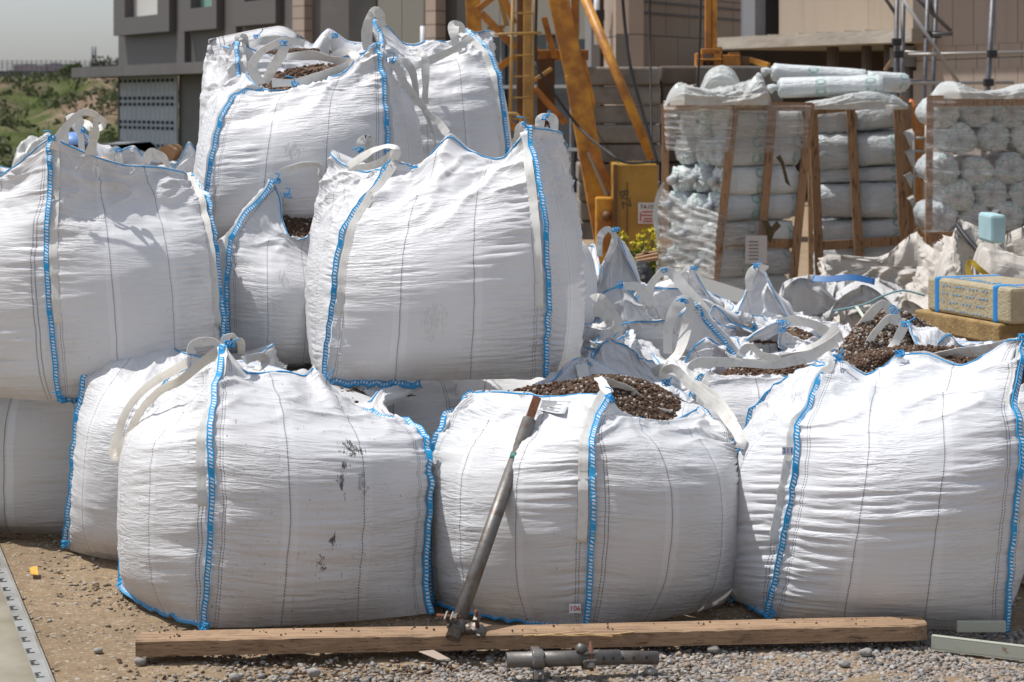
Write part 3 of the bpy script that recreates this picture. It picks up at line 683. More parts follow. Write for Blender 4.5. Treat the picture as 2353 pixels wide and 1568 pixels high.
for py in rows:
    for q in range(12):
        px=290+q*10.8; c=P1.xy(px,.18); z=P1.z(350,py); r=.055
        b=MB()
        for k in range(3):
            a=k*PI/3; b.bar((c[0]-.8*r*math.cos(a),c[1],z-r*math.sin(a)),(c[0]+.8*r*math.cos(a),c[1],z+r*math.sin(a)),.02,.035)
        b.build('star_hole',hh,wp)

b=MB()
for q in range(12):
    px=295+q*10.8; c=P1.xy(px,.185)
    b.bar((c[0],c[1],zs0),(c[0],c[1],zs1),.01,.02)
b.build('panel_ribs',simple('rib grey',(.28,.30,.34)),wp)
mb_=empty('beige_panel_building',(X(1000,45),45,0),'building with beige panels, pink tiled pilasters and dark glazing behind the crane','building')
for (pa,pb,mat,off,nm,z0,z1) in ((690,718,PINK,.25,'pilaster',0,12),(718,805,GREYP,0,'wall',0,12),(805,868,DARK,.05,'recess_shade',0,12),(985,1000,BRN,.15,'column',0,12),(1000,1024,PINK,.3,'pilaster',0,12),(1024,1086,DARK,0,'recess_shade',0,12),(1330,1352,BEI,0,'panel',P2.z(1340,90),12),(1352,1368,simple('grey column',(.25,.25,.25),.5),.1,'column',0,12),(1368,1388,BRN,.12,'column',0,12)):
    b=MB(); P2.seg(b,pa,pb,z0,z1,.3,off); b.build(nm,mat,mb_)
for pa,pb,py in ((868,925,148),(925,985,146),(1086,1150,72),(1150,1215,74),(1215,1330,78)):
    b=MB(); P2.seg(b,pa+.6,pb-.6,P2.z((pa+pb)/2,py),12,.2,.02); b.build('panel',BEI,mb_)
for pa,pb,py in ((868,985,150),(1086,1352,80)):
    b=MB(); P2.seg(b,pa,pb,0,P2.z((pa+pb)/2,py),.1,-.25); g=b.build('window',GLS,mb_)
    b=MB(); zt=P2.z((pa+pb)/2,py)
    for k in range(6):
        px=pa+(pb-pa)*k/5; P2.seg(b,px-1.2,px+1.2,0,zt,.06,-.15)
    for z in (.9,2.25): P2.seg(b,pa,pb,z,z+.07,.06,-.14)
    b.build('window_frame',simple('pale frame',(.25,.26,.27),.5),g)
def wall_lamp(xy,z,label):
    r=empty('wall_lamp',(xy[0],xy[1],z),label,'wall lamp','tube lamps on tiled pilasters'); x,y=xy
    MB().tube([(x,y,z-.6),(x,y,z+.6)],.055,10).build('lamp_tube',simple('opal tube',(.72,.74,.78),.35),r,smooth=True)
    b=MB(); b.box(x-.02,x+.16,y-.06,y+.12,z-.11,z+.11); b.bar((x+.1,y,z),(x+.1,y+.25,z),.06,.06); b.build('bracket',M['black'],r)
wall_lamp(P2.xy(1010,.5),P2.z(1010,122),'white tube wall lamp on the pink pilaster behind the tall top right bag')
# tiled building with the lit edge ------------------------------------------------------------------
tb=empty('tiled_building',(X(1500,42),42,0),'brown tiled building corner with one sunlit edge behind the ballast blocks','building')
TIL=tile_mat('brown tiles',(.33,.25,.185),1.0,.82,.014,.5); TIL2=tile_mat('sun toned tiles',(.40,.32,.26),1.0,.82,.012,0)  # lighter copy of the tiles carries sunlight in its colour
P3=Pl(1385,41,1445,38.6); P4=Pl(1445,38.6,1722,43)
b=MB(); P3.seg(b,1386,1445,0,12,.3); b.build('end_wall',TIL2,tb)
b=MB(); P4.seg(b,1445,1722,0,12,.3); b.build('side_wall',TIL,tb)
b=MB()
for py in (4,30): 
    P4.seg(b,1446,1720,P4.z(1446,py),P4.z(1446,py)+.05,.1,.02)
b.build('string_course',BRN,tb)
wall_lamp(P3.xy(1404,.3),P3.z(1404,36),'white tube wall lamp on the sunlit tiled edge')
# balcony part at upper right --------------------------------------------------------------------
cb=empty('concrete_building',(X(1900,35),35,0),'unfinished concrete building with a thick slab over dark openings, upper right','building')
CON=simple('raw concrete',(.46,.42,.35),.85,0,1.2,(.30,.26,.21),9,.4,.03,stretch=(.5,.5,1.6)); 
LITW=tile_mat('sun toned tiled wall',(.46,.375,.29),2.2,2.2,.008,0,(.30,.24,.19))  # sun on this wall is painted into the lighter tile tone
P5=Pl(1650,37,2100,32.5)
sz0,sz1=P5.z(1900,104),P5.z(1900,75)
b=MB(); P5.seg(b,1648,2095,sz0,sz1,5.0,0); b.build('slab',CON,cb)
P5b=Pl(1650,39,2110,35.2)
b=MB(); P5b.seg(b,1790,2110,sz1,12,.3); b.build('upper_wall',LITW,cb)
b=MB(); P5b.seg(b,1722,1755,sz1,12,.3,.25); b.build('metal_column',simple('metal column',(.25,.26,.28),.5),cb)
b=MB(); P5b.seg(b,1660,1800,sz1,12,.1,-.6); b.build('doorway_shade',simple('doorway dark',(.015,.01,.008)),cb)  # black sheet, painting the shade inside the door opening
b=MB(); P5b.seg(b,1480,1980,0,sz0+.1,.2,-1.9); b.build('back_wall',simple('inner wall',(.075,.05,.035),.9,0,1,(.05,.035,.025)),cb)  # wall colour darkened to paint in the shade under the slab
b=MB(); P5b.seg(b,1930,2110,0,sz0+.1,.2,-1.8); b.build('back_shade_sheet',simple('inner shade',(.012,.010,.009)),cb)  # near-black sheet standing in for the shade under the slab
for px in (1835,1912,1965,2010): 
    c=P5.xy(px,-.8); MB().tube([(c[0],c[1],0),(c[0],c[1],sz0)],.11 if px!=1912 else .09,10).build('column',simple('prop grey %d'%px,(.14,.12,.10)),cb,smooth=True)
b=MB(); 
rng_=random.Random(4)
for q in range(16):
    px=1700+q*22+rng_.uniform(-6,6); c=P5.xy(px,-.3); b.box(c[0]-.1,c[0]+.1+rng_.random()*.25,c[1]-.05,c[1]+.1,sz1,sz1+.01+.02*rng_.random())
b.build('rubble',simple('pale rubble',(.45,.40,.33)),cb)
P6=Pl(2055,33.8,2360,30.2); TILR=tile_mat('shade toned tiles',(.33,.265,.215),.62,1.32,.010,0)  # darker tile tone with the wall's shade painted in
P6b=Pl(2088,33.6,2370,30.2)
b=MB(); P6b.seg(b,2098,2420,P6b.z(2098,110),12,.3); P6b.seg(b,2098,2420,0,P6b.z(2200,160),.3); P6b.seg(b,2104,2420,P6b.z(2200,160)-.01,P6b.z(2098,110)+.01,.28,-.01)
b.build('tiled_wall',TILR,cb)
b=MB(); c=P6b.xy(2081,.15)
for px,w_,mt in ((2062,.25,'pale jamb'),(2078,.2,'dark gap'),(2092,.18,'grey jamb')): pass
P6b.seg(b,2056,2068,P6b.z(2060,155),P6b.z(2060,110),.2,.1); P6b.seg(b,2080,2092,P6b.z(2060,155),P6b.z(2060,110),.2,.1); P6b.seg(b,2094,2101,P6b.z(2060,155),P6b.z(2060,108),.3,.2)
b.build('window_frame',simple('grey jambs',(.26,.26,.27),.5),cb)
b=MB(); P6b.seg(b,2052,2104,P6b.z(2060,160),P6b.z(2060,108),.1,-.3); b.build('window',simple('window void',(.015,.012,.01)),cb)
b=MB(); P6b.seg(b,1990,2500,6.2,6.6,2.5,1.6); b.build('added_shade_slab',CON,cb)  # unseen slab added above the view to shade the tiled wall
ORD=['first','second','third','fourth','fifth','sixth','seventh','eighth','ninth']
# ballast blocks ---------------------------------------------------------------------------------
BLK=simple('weathered ballast concrete',(.27,.245,.21),.9,0,2.2,(.15,.13,.11),14,.5,.03); BLK2=simple('brown ballast concrete',(.15,.115,.09),.9,0,3,(.10,.08,.06),14,.5,.03)
for r in range(9):
    for c,(pa,pb,Z,mt) in enumerate(((1332,1519,25.0,BLK),(1521,1604,25.6,BLK2))):
        top=154+r*44.5+(0 if c==0 else -2); o=((r*37)%5-2)*1.4
        zt=zat(top,Z); zb=zat(top+42,Z)
        if zb<0: zb=0
        if zt<=0: continue
        b=MB(); b.box(X(pa+o,Z),X(pb+o,Z),Z+((r*13)%3)*.03,Z+1.1,zb,zt)
        tag(b.build('ballast_block',mt,bevel=.03),('grey ballast block, %s from the top of the stack by the crane legs'%ORD[r] if c==0 else 'brown ballast block, %s from the top of the narrow stack behind the left crate'%ORD[r]),'ballast block','ballast blocks %s stack'%('grey' if c==0 else 'brown'))
for r in range(2):
    b=MB(); Z=27.2; b.box(X(1598,Z),X(1800,Z),Z,Z+1,zat(236+r*90,Z) if r==0 else 0,zat(152+r*86,Z)); tag(b.build('concrete_block',BLK2 if r else simple('grey base',(.20,.18,.155),.9,0,2,(.14,.125,.11)),bevel=.03),['upper grey concrete base block carrying the orange bracket','lower concrete base block hidden behind the left wrapped crate'][r],'concrete block')
# tower crane ------------------------------------------------------------------------------------
YEL=simple('crane yellow paint',(.58,.27,.025),.5,0,3.5,(.33,.125,.018),20,.2,.01,lo=.42,hi=.6); YEL2=simple('orange crane paint',(.48,.19,.02),.5,0,5,(.25,.09,.015)); YEL3=simple('worn ochre paint',(.46,.28,.08),.55,0,4,(.30,.17,.05)); BR=simple('brown crane steel',(.16,.07,.02),.6,0,3,(.10,.045,.015))
cr=empty('tower_crane',(X(1290,24.5),24.5,0),'yellow lattice base of a tower crane with ladder and slanting legs','tower crane')
def cbar(name,a,b_,w,mat,Z=24.5,Zb=None,h=None):
    A=W(a[0],a[1],Z);B=W(b_[0],b_[1],Zb or Z); ww=w/F*Z; m=MB().bar(A,B,ww,h or ww,(0,1,0)); return m.build(name,mat,cr,bevel=.01)
cbar('chord',(1084,-60),(1110,560),34,YEL,25.5); cbar('brace',(1105,30),(1185,112),17,YEL2,25.2); cbar('brace',(1098,22),(1150,-20),14,YEL2,25.2); cbar('brace',(1140,160),(1185,128),16,YEL2,25.2)
cbar('chord',(1197,-60),(1193,560),18,BR,24.9); cbar('chord',(1212,-60),(1210,560),18,YEL3,24.6)
cbar('brace',(1156,-10),(1182,55),14,YEL2,25.0); cbar('brace',(1135,-60),(1165,60),12,YEL3,25.4)
cbar('brace',(1250,-40),(1262,-10),14,YEL,25)
cbar('leg',(1270,-60),(1322,175),46,YEL,24.3); cbar('leg',(1322,170),(1392,560),50,YEL,24.3)
cbar('chord',(1321,-60),(1321,120),16,YEL2,24.9); cbar('crossbeam',(1232,127),(1352,127),24,YEL2,25.0); cbar('brace',(1312,90),(1296,-40),11,YEL2,24.9)
cbar('brace',(1250,40),(1275,135),14,YEL2,24.9); cbar('brace',(1205,60),(1262,160),9,YEL3,25.3)
b=MB(); Z=24.2; pts=[(1328,136),(1347,136),(1369,240),(1352,292),(1334,292),(1326,235)]
V=[W(p[0],p[1],Z) for p in pts]+[W(p[0],p[1],Z)+np.array([0,.06,0]) for p in pts]; n6=6
b.add(V,[tuple(range(n6)),tuple(range(2*n6-1,n6-1,-1))]+[(i,i+n6,(i+1)%n6+n6,(i+1)%n6) for i in range(n6)]); b.build('gusset_plate',YEL,cr)
b=MB()
for q in range(8): px=1236+q*4.8; b.bar(W(px,140,24.8),W(px,285,24.8),.018,.05)
b.box(X(1234,24.95),X(1274,24.95),24.93,25.0,zat(288,24.95),zat(136,24.95)); b.build('ribbed_box',BR,cr)
cbar('brace',(1228,203),(1300,284),15,YEL2,24.6); cbar('brace',(1226,186),(1268,158),9,YEL3,24.5); cbar('brace',(1150,262),(1188,300),14,YEL2,25.0); cbar('brace',(1290,360),(1240,420),14,YEL2,24.9)
b=MB(); b.tube([W(1333,-30,24.0),W(1499,366,23.3)],.058,14); b.build('stay_tube',YEL,cr,smooth=True)
cbar('brace',(1358,338),(1410,442),17,YEL2,24.0); cbar('brace',(1352,350),(1395,450),8,simple('pale steel',(.35,.32,.28),.5),24.05)
ld=MB(); A0,A1,B0,B1=(1180,-60),(1172,300),(1229,-60),(1222,300)
ld.tube([W(*A0,24.2),W(*A1,24.2)],.022,8); ld.tube([W(*B0,24.2),W(*B1,24.2)],.018,8)
for q in range(8):
    y=-18+q*48.5; xa=1180-8*(y+60)/360; xb=1229-7*(y+60)/360; ld.tube([W(xa,y,24.2),W(xb,y,24.2)],.013,6)
ld.build('ladder',YEL3,cr,smooth=True)
b=MB(); b.tube([W(1135,80,24.1),W(1165,78,24.1),W(1245,76,24.1)],.018,6); b.build('handrail',YEL3,cr,smooth=True); b=MB(); b.tube([W(1135,262,24.1),W(1185,262,24.1),W(1196,270,24.1),W(1198,320,24.1)],.022,8); b.build('handrail',YEL3,cr,smooth=True); b=MB(); b.tube([W(1190,290,24.1),W(1230,290,24.1)],.02,6); b.build('handrail',YEL3,cr,smooth=True)
b=MB(); b.bar(W(1120,66,25.2),W(1160,62,25.2),.05,.05); b.build('brace',YEL3,cr)
b=MB(); Z=23.2; b.box(X(1411,Z),X(1512,Z),Z,Z+1.2,0,zat(377,Z)); bx=b.build('counterweight_box',simple('ochre box paint',(.40,.22,.03),.5,0,2,(.30,.155,.025)),cr,bevel=.02)
b=MB(); b.box(X(1409,Z),X(1418,Z),Z-.05,Z-.002,0,zat(379,Z)); b.box(X(1440,Z),X(1442,Z),Z-.012,Z-.002,0,zat(420,Z)); b.build('edge_strip',BR,bx)
b=MB(); b.box(X(1370,Z),X(1409,Z),Z+.1,Z+.3,0,zat(455,Z)); b.build('foot_bracket',YEL,cr,bevel=.02)
MB().tube([W(1394,497,Z+.12),W(1394,497,Z+.05)],.06,14).build('pin',BR,cr,smooth=True)
sg=MB(); sg.box(X(1466,Z),X(1506,Z),Z-.02,Z-.004,zat(514,Z),zat(466,Z)); sgo=sg.build('warning_sign',simple('sign white',(.60,.56,.52),.5),bx)
def text(s,name,mat,parent,loc,size,rot=(PI/2,0,0),ext=.002,sx=1):
    c=bpy.data.curves.new(name,'FONT'); c.body=s; c.size=size; c.extrude=ext; c.align_x='CENTER'; c.align_y='CENTER'; c.resolution_u=3
    t=bpy.data.objects.new(name,c); COL.objects.link(t); t.location=loc; t.rotation_euler=rot; t.scale=(sx,1,1); bpy.context.view_layer.update()
    me=bpy.data.meshes.new_from_object(t.evaluated_get(bpy.context.evaluated_depsgraph_get())); me.transform(t.matrix_world); bpy.data.objects.remove(t)
    return link(name,me,mat,parent,False)
RED=simple('sign red',(.40,.06,.05)); DRK=simple('sign ink',(.05,.045,.04))
q=W(1486,476,Z-.024); text('7A10','sign_text',DRK,sgo,q,.075)
b=MB()
for py,w_ in ((487,14),(495,15),(503,10),(509,13)): b.box(X(1489-w_,Z),X(1489+w_,Z),Z-.026,Z-.022,zat(py+1.6,Z),zat(py-1.6,Z))
b.box(X(1470,Z),X(1473,Z),Z-.026,Z-.022,zat(509,Z),zat(488,Z)); b.build('sign_lines',RED,sgo)
text('B/Z','box_text',DRK,bx,W(1436,458,Z-.006),.15,(PI/2,math.radians(78),0))
def cable(pts,r,label,mat=None):
    b=MB(); b.tube(crom([W(*p) for p in pts],40),r,6); tag(b.build('cable',mat or M['black'],smooth=True),label,'cable','cables around the crane')
cable([(1428,-40,23.5),(1436,60,23.5),(1448,150,23.4),(1474,250,23.3),(1512,378,23.1)],.02,'thick black cable curving down to the right end of the ochre box')
cable([(1493,-40,24.2),(1494,120,24.1),(1498,376,23.3)],.014,'black cable hanging straight down onto the ochre box')
cable([(1611,-40,25.4),(1608,100,25.4),(1603,205,25.4)],.016,'black cable hanging in front of the brown ballast stack')
cable([(1234,-60,24.1),(1231,120,24.1),(1240,165,24.0),(1330,292,24.0),(1400,352,23.2),(1440,374,23.1),(1510,371,23.1)],.018,'black cable slanting from the crane ladder down to the ochre box')
cable([(1370,300,24.0),(1400,345,24.0),(1424,378,23.3)],.006,'thin dark cord beside the slanting cable')
op=empty('orange_mast_foot',(X(1640,27.5),27.5,zat(155,27.5)),'orange steel post with bracketed foot standing on a concrete base','crane mast')
def ob(name,x0,x1,y0,y1,mat,Z=27.5,dp=.3):
    m=MB(); m.box(X(x0,Z),X(x1,Z),Z,Z+dp,zat(y1,Z),zat(y0,Z)); m.build(name,mat,op,bevel=.012)
ob('post',1621,1635,-60,118,YEL2,27.4,.12); ob('post',1635.5,1648,-60,118,YEL,27.42,.15); ob('bracket',1612,1656,112,124,YEL2,27.3,.4); ob('flange',1600,1616,122,156,YEL2,27.3,.3); ob('flange',1640,1658,118,156,YEL,27.3,.3); ob('crosspiece',1598,1660,135,139,YEL2,27.25,.04)
ob('gusset',1618,1638,140,156,BR,27.4,.2); ob('gusset',1648,1660,108,150,YEL,27.45,.1); ob('bolt_box',1660,1702,126,157,YEL2,27.3,.5); ob('lid',1678,1700,120,126,YEL2,27.35,.3); ob('bolt_box',1702,1724,130,158,BR,27.35,.4); ob('rail',1578,1598,166,170,YEL2,26.6,.1); ob('rail',1580,1598,176,181,YEL2,26.6,.1)
m_=MB(); m_.bar(W(1720,137,27.4),W(1766,151,27.2),.07,.07); m_.build('arm',YEL,op)
# scaffolding --------------------------------------------------------------------------------------
SCF=simple('scaffold grey',(.15,.15,.16),.5,.5,8,(.10,.09,.085)); SCL=simple('bright scaffold tube',(.34,.32,.29),.45,.4)
sc=empty('scaffolding',(X(2150,27),27,0),'grey tube scaffolding with crossing braces in front of the tiled wall, upper right','scaffolding')
def st(n_,a,b_,r=.028,mat=SCF,Z=27,Zb=None): MB().tube([W(a[0],a[1],Z),W(b_[0],b_[1],Zb or Z)],r,8).build(n_,mat,sc,smooth=True)
g0=570
for (x0,x1,Z) in ((2062,2058,26.6),(2077,2072,27.0),(2134,2124,28.2),(2154,2143,28.6),(2285,2268,26.0)): st('standard',(x0,-60),(x1-(x0-x1)*1.2,240+HC/Z*F),.033 if Z!=26.0 else .04,SCF,Z)
st('ledger',(2072,127),(2420,119),.024,SCL,26.5); st('ledger',(2072,119),(2150,124),.02,SCL,27.5); st('ledger',(2062,192),(2330,190),.024,SCL,26.5); st('ledger',(2066,184),(2140,188),.02,SCF,27.5)
st('ledger',(2128,80),(2188,78),.03,SCF,28); st('brace',(2068,-12),(2232,235),.026,SCL,26.3); st('brace',(2010,-40),(2062,38),.025,SCF,27); st('brace',(2070,-40),(2185,72),.03,SCF,28.4); st('brace',(2118,-60),(2145,30),.028,SCF,28.4)
b=MB()
for (px,py,Z) in ((2060,97,26.5),(2131,80,27.9),(2152,80,28.3),(2279,124,25.9),(2271,190,25.9),(2064,125,26.4)):
    c=W(px,py,Z); b.box(c[0]-.06,c[0]+.06,c[1]-.07,c[1]+.05,c[2]-.05,c[2]+.05)
b.build('clamps',M['black'],sc,bevel=.01)
# ------------------------------------------------------------------ the bulk bags
M['fab']=fabric_mat('woven fabric',seed=1)
M['fab_fl']=fabric_mat('woven fabric with soil smears',seed=2,dirt=.35,stains=[(.575,.685,.085,.045,1.0),(.515,.56,.022,.12,1.0),(.60,.53,.03,.08,.45),(.475,.31,.022,.03,1.0),(.435,.22,.022,.05,1.0)])
M['fab_fm']=fabric_mat('woven fabric greyed',base=(.74,.745,.755),seed=3,dirt=.5,stains=[(.62,.08,.12,.05,.3),(.50,.10,.04,.04,.2)])
M['fab_fr']=fabric_mat('woven fabric clean',base=(.77,.78,.805),seed=4,dirt=.12)
M['fab_c']=fabric_mat('woven fabric with faint smudge',seed=5,dirt=.3,stains=[(.44,.28,.07,.12,.12)])
M['fab_t']=fabric_mat('woven fabric dusty',seed=6,dirt=.35,stains=[(.42,.50,.08,.06,.3)])
M['fab_g']=fabric_mat('woven fabric old',base=(.68,.66,.63),seed=7,dirt=.6)
M['fab_d']=fabric_mat('woven fabric sprinkled with soil',seed=8,dirt=1.0,bumpk=.8)
M['fab_b']=fabric_mat('woven fabric far',seed=9,dirt=.2)
G='white bulk bags of clay pellets'
# front row -----------------------------------------------------------------------------------
BFL=bag('white bulk bag with dark soil smears, standing front left behind the plank',
 seams={0:[(470,1452,7.10),(479,1330,7.04),(489,1170,7.02),(483,1020,7.06),(493,925,7.16),(513,790,7.42)],
        1:[(985,1412,7.30),(972,1330,7.32),(981,1160,7.34),(980,1045,7.37),(945,978,7.46),(824,944,7.72)],
        3:[(281,1352,7.72),(285,1290,7.74),(288,1150,7.76),(296,1010,7.78),(340,935,7.82),(432,845,7.95)]},
 rim={.1:(535,815,7.46),.22:(572,850,7.5),.42:(650,854,7.56),.56:(700,860,7.6),.63:(722,838,7.62),.7:(742,880,7.66),.84:(775,915,7.70),1.3:(880,890,7.95),1.6:(972,888,8.1),2:(720,865,8.15),2.5:(560,828,8.2),3.4:(445,850,7.75),3.75:(490,815,7.5)},
 bul=.92,facebul=(1.0,1,1,1.0),nu=56,nvb=180,nvc=60,seed=11,mat=M['fab_fl'],wr=.0026,crump=.008,fill='brown clay pellets inside the soil-smeared front left bag',pel=500,fillz=.70,dome=.05,
 seam_on=(0,1,3),strap_on=((0,-1),),base_on=((3,4),),
 loops=[([(512,800,7.42),(470,830,7.4),(420,870,7.42),(360,905,7.5),(320,950,7.58),(296,1000,7.62),(272,1045,7.66),(262,1035,7.68),(275,985,7.72),(300,930,7.74),(350,880,7.74),(430,835,7.7)],.045,(0,30,10,-20),'web_old'),
        ([(513,795,7.42),(520,780,7.43),(535,772,7.45),(552,790,7.5),(556,815,7.55)],.04,(10,50,20)),
        ([(560,830,7.7),(590,820,7.75),(610,832,7.8),(590,850,7.75)],.04,(0,40))],
 knots=[(527,790,7.40),(470,1440,7.05),(281,1340,7.66)])
BFM=bag('white bulk bag with open top showing pellets, front middle, scaffold tube leaning on it',
 seams={0:[(1346,1448,7.08),(1353,1330,7.03),(1363,1190,7.0),(1362,1060,7.03),(1363,985,7.10),(1398,908,7.38)],
        1:[(1670,1400,7.50),(1696,1320,7.52),(1700,1180,7.52),(1697,1070,7.52),(1682,995,7.58),(1600,938,7.80)],
        3:[(1005,1402,7.45),(994,1320,7.46),(990,1180,7.48),(992,1060,7.5),(1020,962,7.55),(1090,900,7.75)]},
 rim={.15:(1418,945,7.4),.4:(1468,965,7.45),.7:(1530,970,7.55),1.3:(1585,912,7.95),1.6:(1540,885,8.1),2:(1450,868,8.2),2.3:(1338,818,8.2),2.45:(1305,838,8.1),2.65:(1275,872,7.9),2.85:(1225,890,7.78),3.3:(1215,902,7.58),3.6:(1245,910,7.55),3.85:(1340,905,7.42)},
 bul=.95,facebul=(1.15,.35,1,1.05),nu=56,nvb=180,nvc=60,seed=12,mat=M['fab_fm'],wr=.0024,crump=.010,fill='heap of brown clay pellets in the open front middle bag',pel=4600,fillz=.73,dome=.075,
 seam_on=(0,1,3),strap_on=((0,-1),),base_on=((3,4),),
 loops=[([(1398,908,7.38),(1385,880,7.45),(1375,868,7.55),(1400,878,7.6),(1440,895,7.65),(1480,925,7.68),(1520,948,7.68),(1545,950,7.7)],.045,(0,60,30,10)),
        ([(1335,835,8.1),(1345,870,7.95),(1375,880,7.8),(1385,890,7.6)],.05,(0,20)),
        ([(1540,885,8.0),(1525,860,7.95),(1545,848,7.9),(1580,880,7.85),(1620,910,7.75),(1655,940,7.65),(1685,980,7.55),(1702,1015,7.48),(1700,1030,7.46)],.05,(0,20,-10))],
 knots=[(1402,918,7.34),(1335,842,8.1),(1530,880,7.95)])
BFR=bag('white bulk bag at the front right, standing on the plank end',
 seams={0:[(1762,1418,7.26),(1783,1340,7.20),(1812,1190,7.17),(1835,1050,7.19),(1842,960,7.27),(1922,822,7.60)],
        1:[(2308,1452,7.05),(2314,1350,7.0),(2330,1180,6.97),(2344,1030,7.0),(2330,910,7.06),(2354,772,7.22)],
        3:[(1702,1385,7.9),(1690,1330,7.95),(1686,1180,7.98),(1697,1050,7.98),(1742,930,7.95),(1840,852,8.05)]},
 rim={.1:(1950,832,7.6),.22:(1990,857,7.6),.34:(2028,845,7.6),.44:(2058,815,7.57),.56:(2130,806,7.53),.7:(2210,834,7.45),.8:(2262,816,7.4),.9:(2310,785,7.3),1.5:(2400,790,7.7),2:(2340,815,8.0),2.5:(2100,830,8.15),3.5:(1895,835,7.8)},
 bul=.95,facebul=(1.0,1,1,1.1),nu=56,nvb=180,nvc=60,seed=13,mat=M['fab_fr'],wr=.0026,crump=.010,fill='brown clay pellets in the front right bag',pel=2600,fillz=.86,dome=.07,
 seam_on=(0,1,3),strap_on=((0,-1),(1,1)),base_on=((3,4),),
 loops=[([(1945,850,7.7),(1975,855,7.75),(2030,838,7.75),(2100,825,7.7),(2180,812,7.6),(2260,806,7.5),(2300,795,7.4),(2345,785,7.3)],.045,(0,40,60,30,0)),],
 knots=[(1926,822,7.55),(2350,775,7.15),(1770,1412,7.18),(2070,812,7.5)])
# left stack ------------------------------------------------------------------------------------
bag('white bulk bag squeezed between the lower left bag and the front left bag',
 seams={0:[(150,1262,8.37),(161,1190,8.31),(172,1070,8.28),(184,940,8.3),(218,830,8.38),(322,764,8.6)],
        1:[(402,1306,8.02),(405,1240,8.0),(410,1110,8.0),(416,980,8.02),(428,900,8.08),(432,812,8.3)]},
 rim={.25:(345,760,8.58),.45:(372,775,8.55),.7:(405,800,8.45)},nu=48,nvb=120,seed=14,mat=M['fab'],wr=.0028,crump=.009,seam_on=(0,),strap_on=(),
 loops=[([(322,764,8.55),(345,748,8.5),(370,745,8.5),(382,765,8.5)],.045,(0,30)),([(440,815,8.3),(445,790,8.3),(490,785,8.3),(505,800,8.3)],.045,(20,60))],knots=[(325,766,8.5),(150,1250,8.3)],
 fill='clay pellets in the squeezed bag beside the front left bag',pel=300)
bag('greyish bulk bag on the ground at the far left, pressed flat beneath another bag',
 base=[(X(-300,8.8),8.8),(X(205,8.66),8.66),(X(215,8.66),9.5),(X(-290,8.8),9.6)],H=.63,ch=.0,nu=40,nvb=110,seed=15,mat=M['fab_g'],wr=.002,crump=.006,seam_on=(),strap_on=(),stitched=False,bul=1.0)
bag('white bulk bag with a tied white loop on its corner, upper left',
 seams={0:[(137,922,8.40),(127,860,8.35),(114,710,8.33),(106,570,8.36),(113,450,8.42),(117,315,8.50)],
        1:[(508,872,8.7),(509,800,8.66),(503,680,8.65),(493,570,8.67),(474,470,8.75),(432,402,8.88)],
        3:[(-260,900,9.0),(-275,850,9.0),(-280,700,9.0),(-270,560,9.0),(-250,470,9.05),(-200,450,9.1)]},
 rim={.12:(152,328,8.5),.3:(215,356,8.52),.55:(290,378,8.6),.8:(375,383,8.75),1.4:(440,410,9.2),2:(300,395,9.6),2.5:(60,400,9.6),3.4:(-60,440,8.85),3.75:(40,375,8.62)},
 z0=.62,nu=56,nvb=130,nvc=64,seed=16,mat=M['fab'],wr=.0022,crump=.010,seam_on=(0,1),strap_on=((0,1),(1,-1)),base_on=((0,.14),),bul=.95,
 loops=[([(122,345,8.42),(132,318,8.42),(155,288,8.44),(180,264,8.46),(205,258,8.48),(232,275,8.5),(236,290,8.52),(222,297,8.52),(206,293,8.5),(190,280,8.52),(170,268,8.5),(152,275,8.5)],.04,(0,25,60,20,0)),
        ([(214,284,8.48),(218,300,8.48),(214,325,8.5),(207,358,8.5)],.05,(0,5,0))],
 knots=[(118,318,8.42),(140,915,8.32)])
# second layer -----------------------------------------------------------------------------------
bag("large white bulk bag in the centre with pointed peaks along its top rim",
 seams={0:[(745,876,8.05),(756,810,8.0),(768,700,7.97),(777,600,8.0),(812,485,8.08),(905,366,8.3)],
        1:[(1250,868,8.0),(1252,800,7.97),(1256,690,7.95),(1250,560,7.97),(1238,430,8.04),(1212,290,8.2)],
        3:[(722,860,8.8),(712,800,8.85),(703,690,8.87),(708,580,8.87),(728,460,8.85),(765,345,8.8)],
        2:[(1325,860,8.75),(1335,800,8.8),(1342,690,8.8),(1338,560,8.8),(1325,430,8.75),(1290,310,8.6)]},
 rim={.13:(945,378,8.3),.25:(975,368,8.3),.36:(1032,306,8.28),.48:(1080,342,8.28),.62:(1122,363,8.25),.8:(1160,356,8.22),.92:(1192,318,8.2),
      1.35:(1246,292,8.38),1.7:(1283,300,8.5),2.1:(1305,345,8.7),2.5:(1100,385,9.0),2.8:(850,375,8.9),3.25:(790,375,8.7),3.55:(845,392,8.5),3.8:(880,388,8.38)},
 z0=.745,nu=56,nvb=180,nvc=66,seed=17,mat=M['fab_c'],wr=.0024,crump=.009,seam_on=(0,1),strap_on=((0,1),(1,-1)),base_on=((0,.45),),bul=.9,facebul=(1,.35,1,.25),
 loops=[([(905,368,8.28),(912,345,8.28),(895,336,8.3),(860,345,8.35),(830,362,8.4),(800,385,8.45),(840,384,8.45),(880,372,8.4),(905,352,8.3)],.04,(10,50,30,-20)),
        ([(832,375,8.7),(828,330,8.7),(842,322,8.7),(848,330,8.72),(850,375,8.75)],.05,(0,0)),
        ([(1212,290,8.22),(1198,300,8.25),(1188,330,8.3),(1178,358,8.35)],.06,(0,40)),
        ([(1240,300,8.7),(1242,275,8.7),(1255,268,8.7),(1272,280,8.7),(1275,305,8.7)],.045,(0,10))],
 knots=[(1208,288,8.12),(745,872,7.98),(828,345,8.65),(1255,270,8.65),(965,395,8.25)])
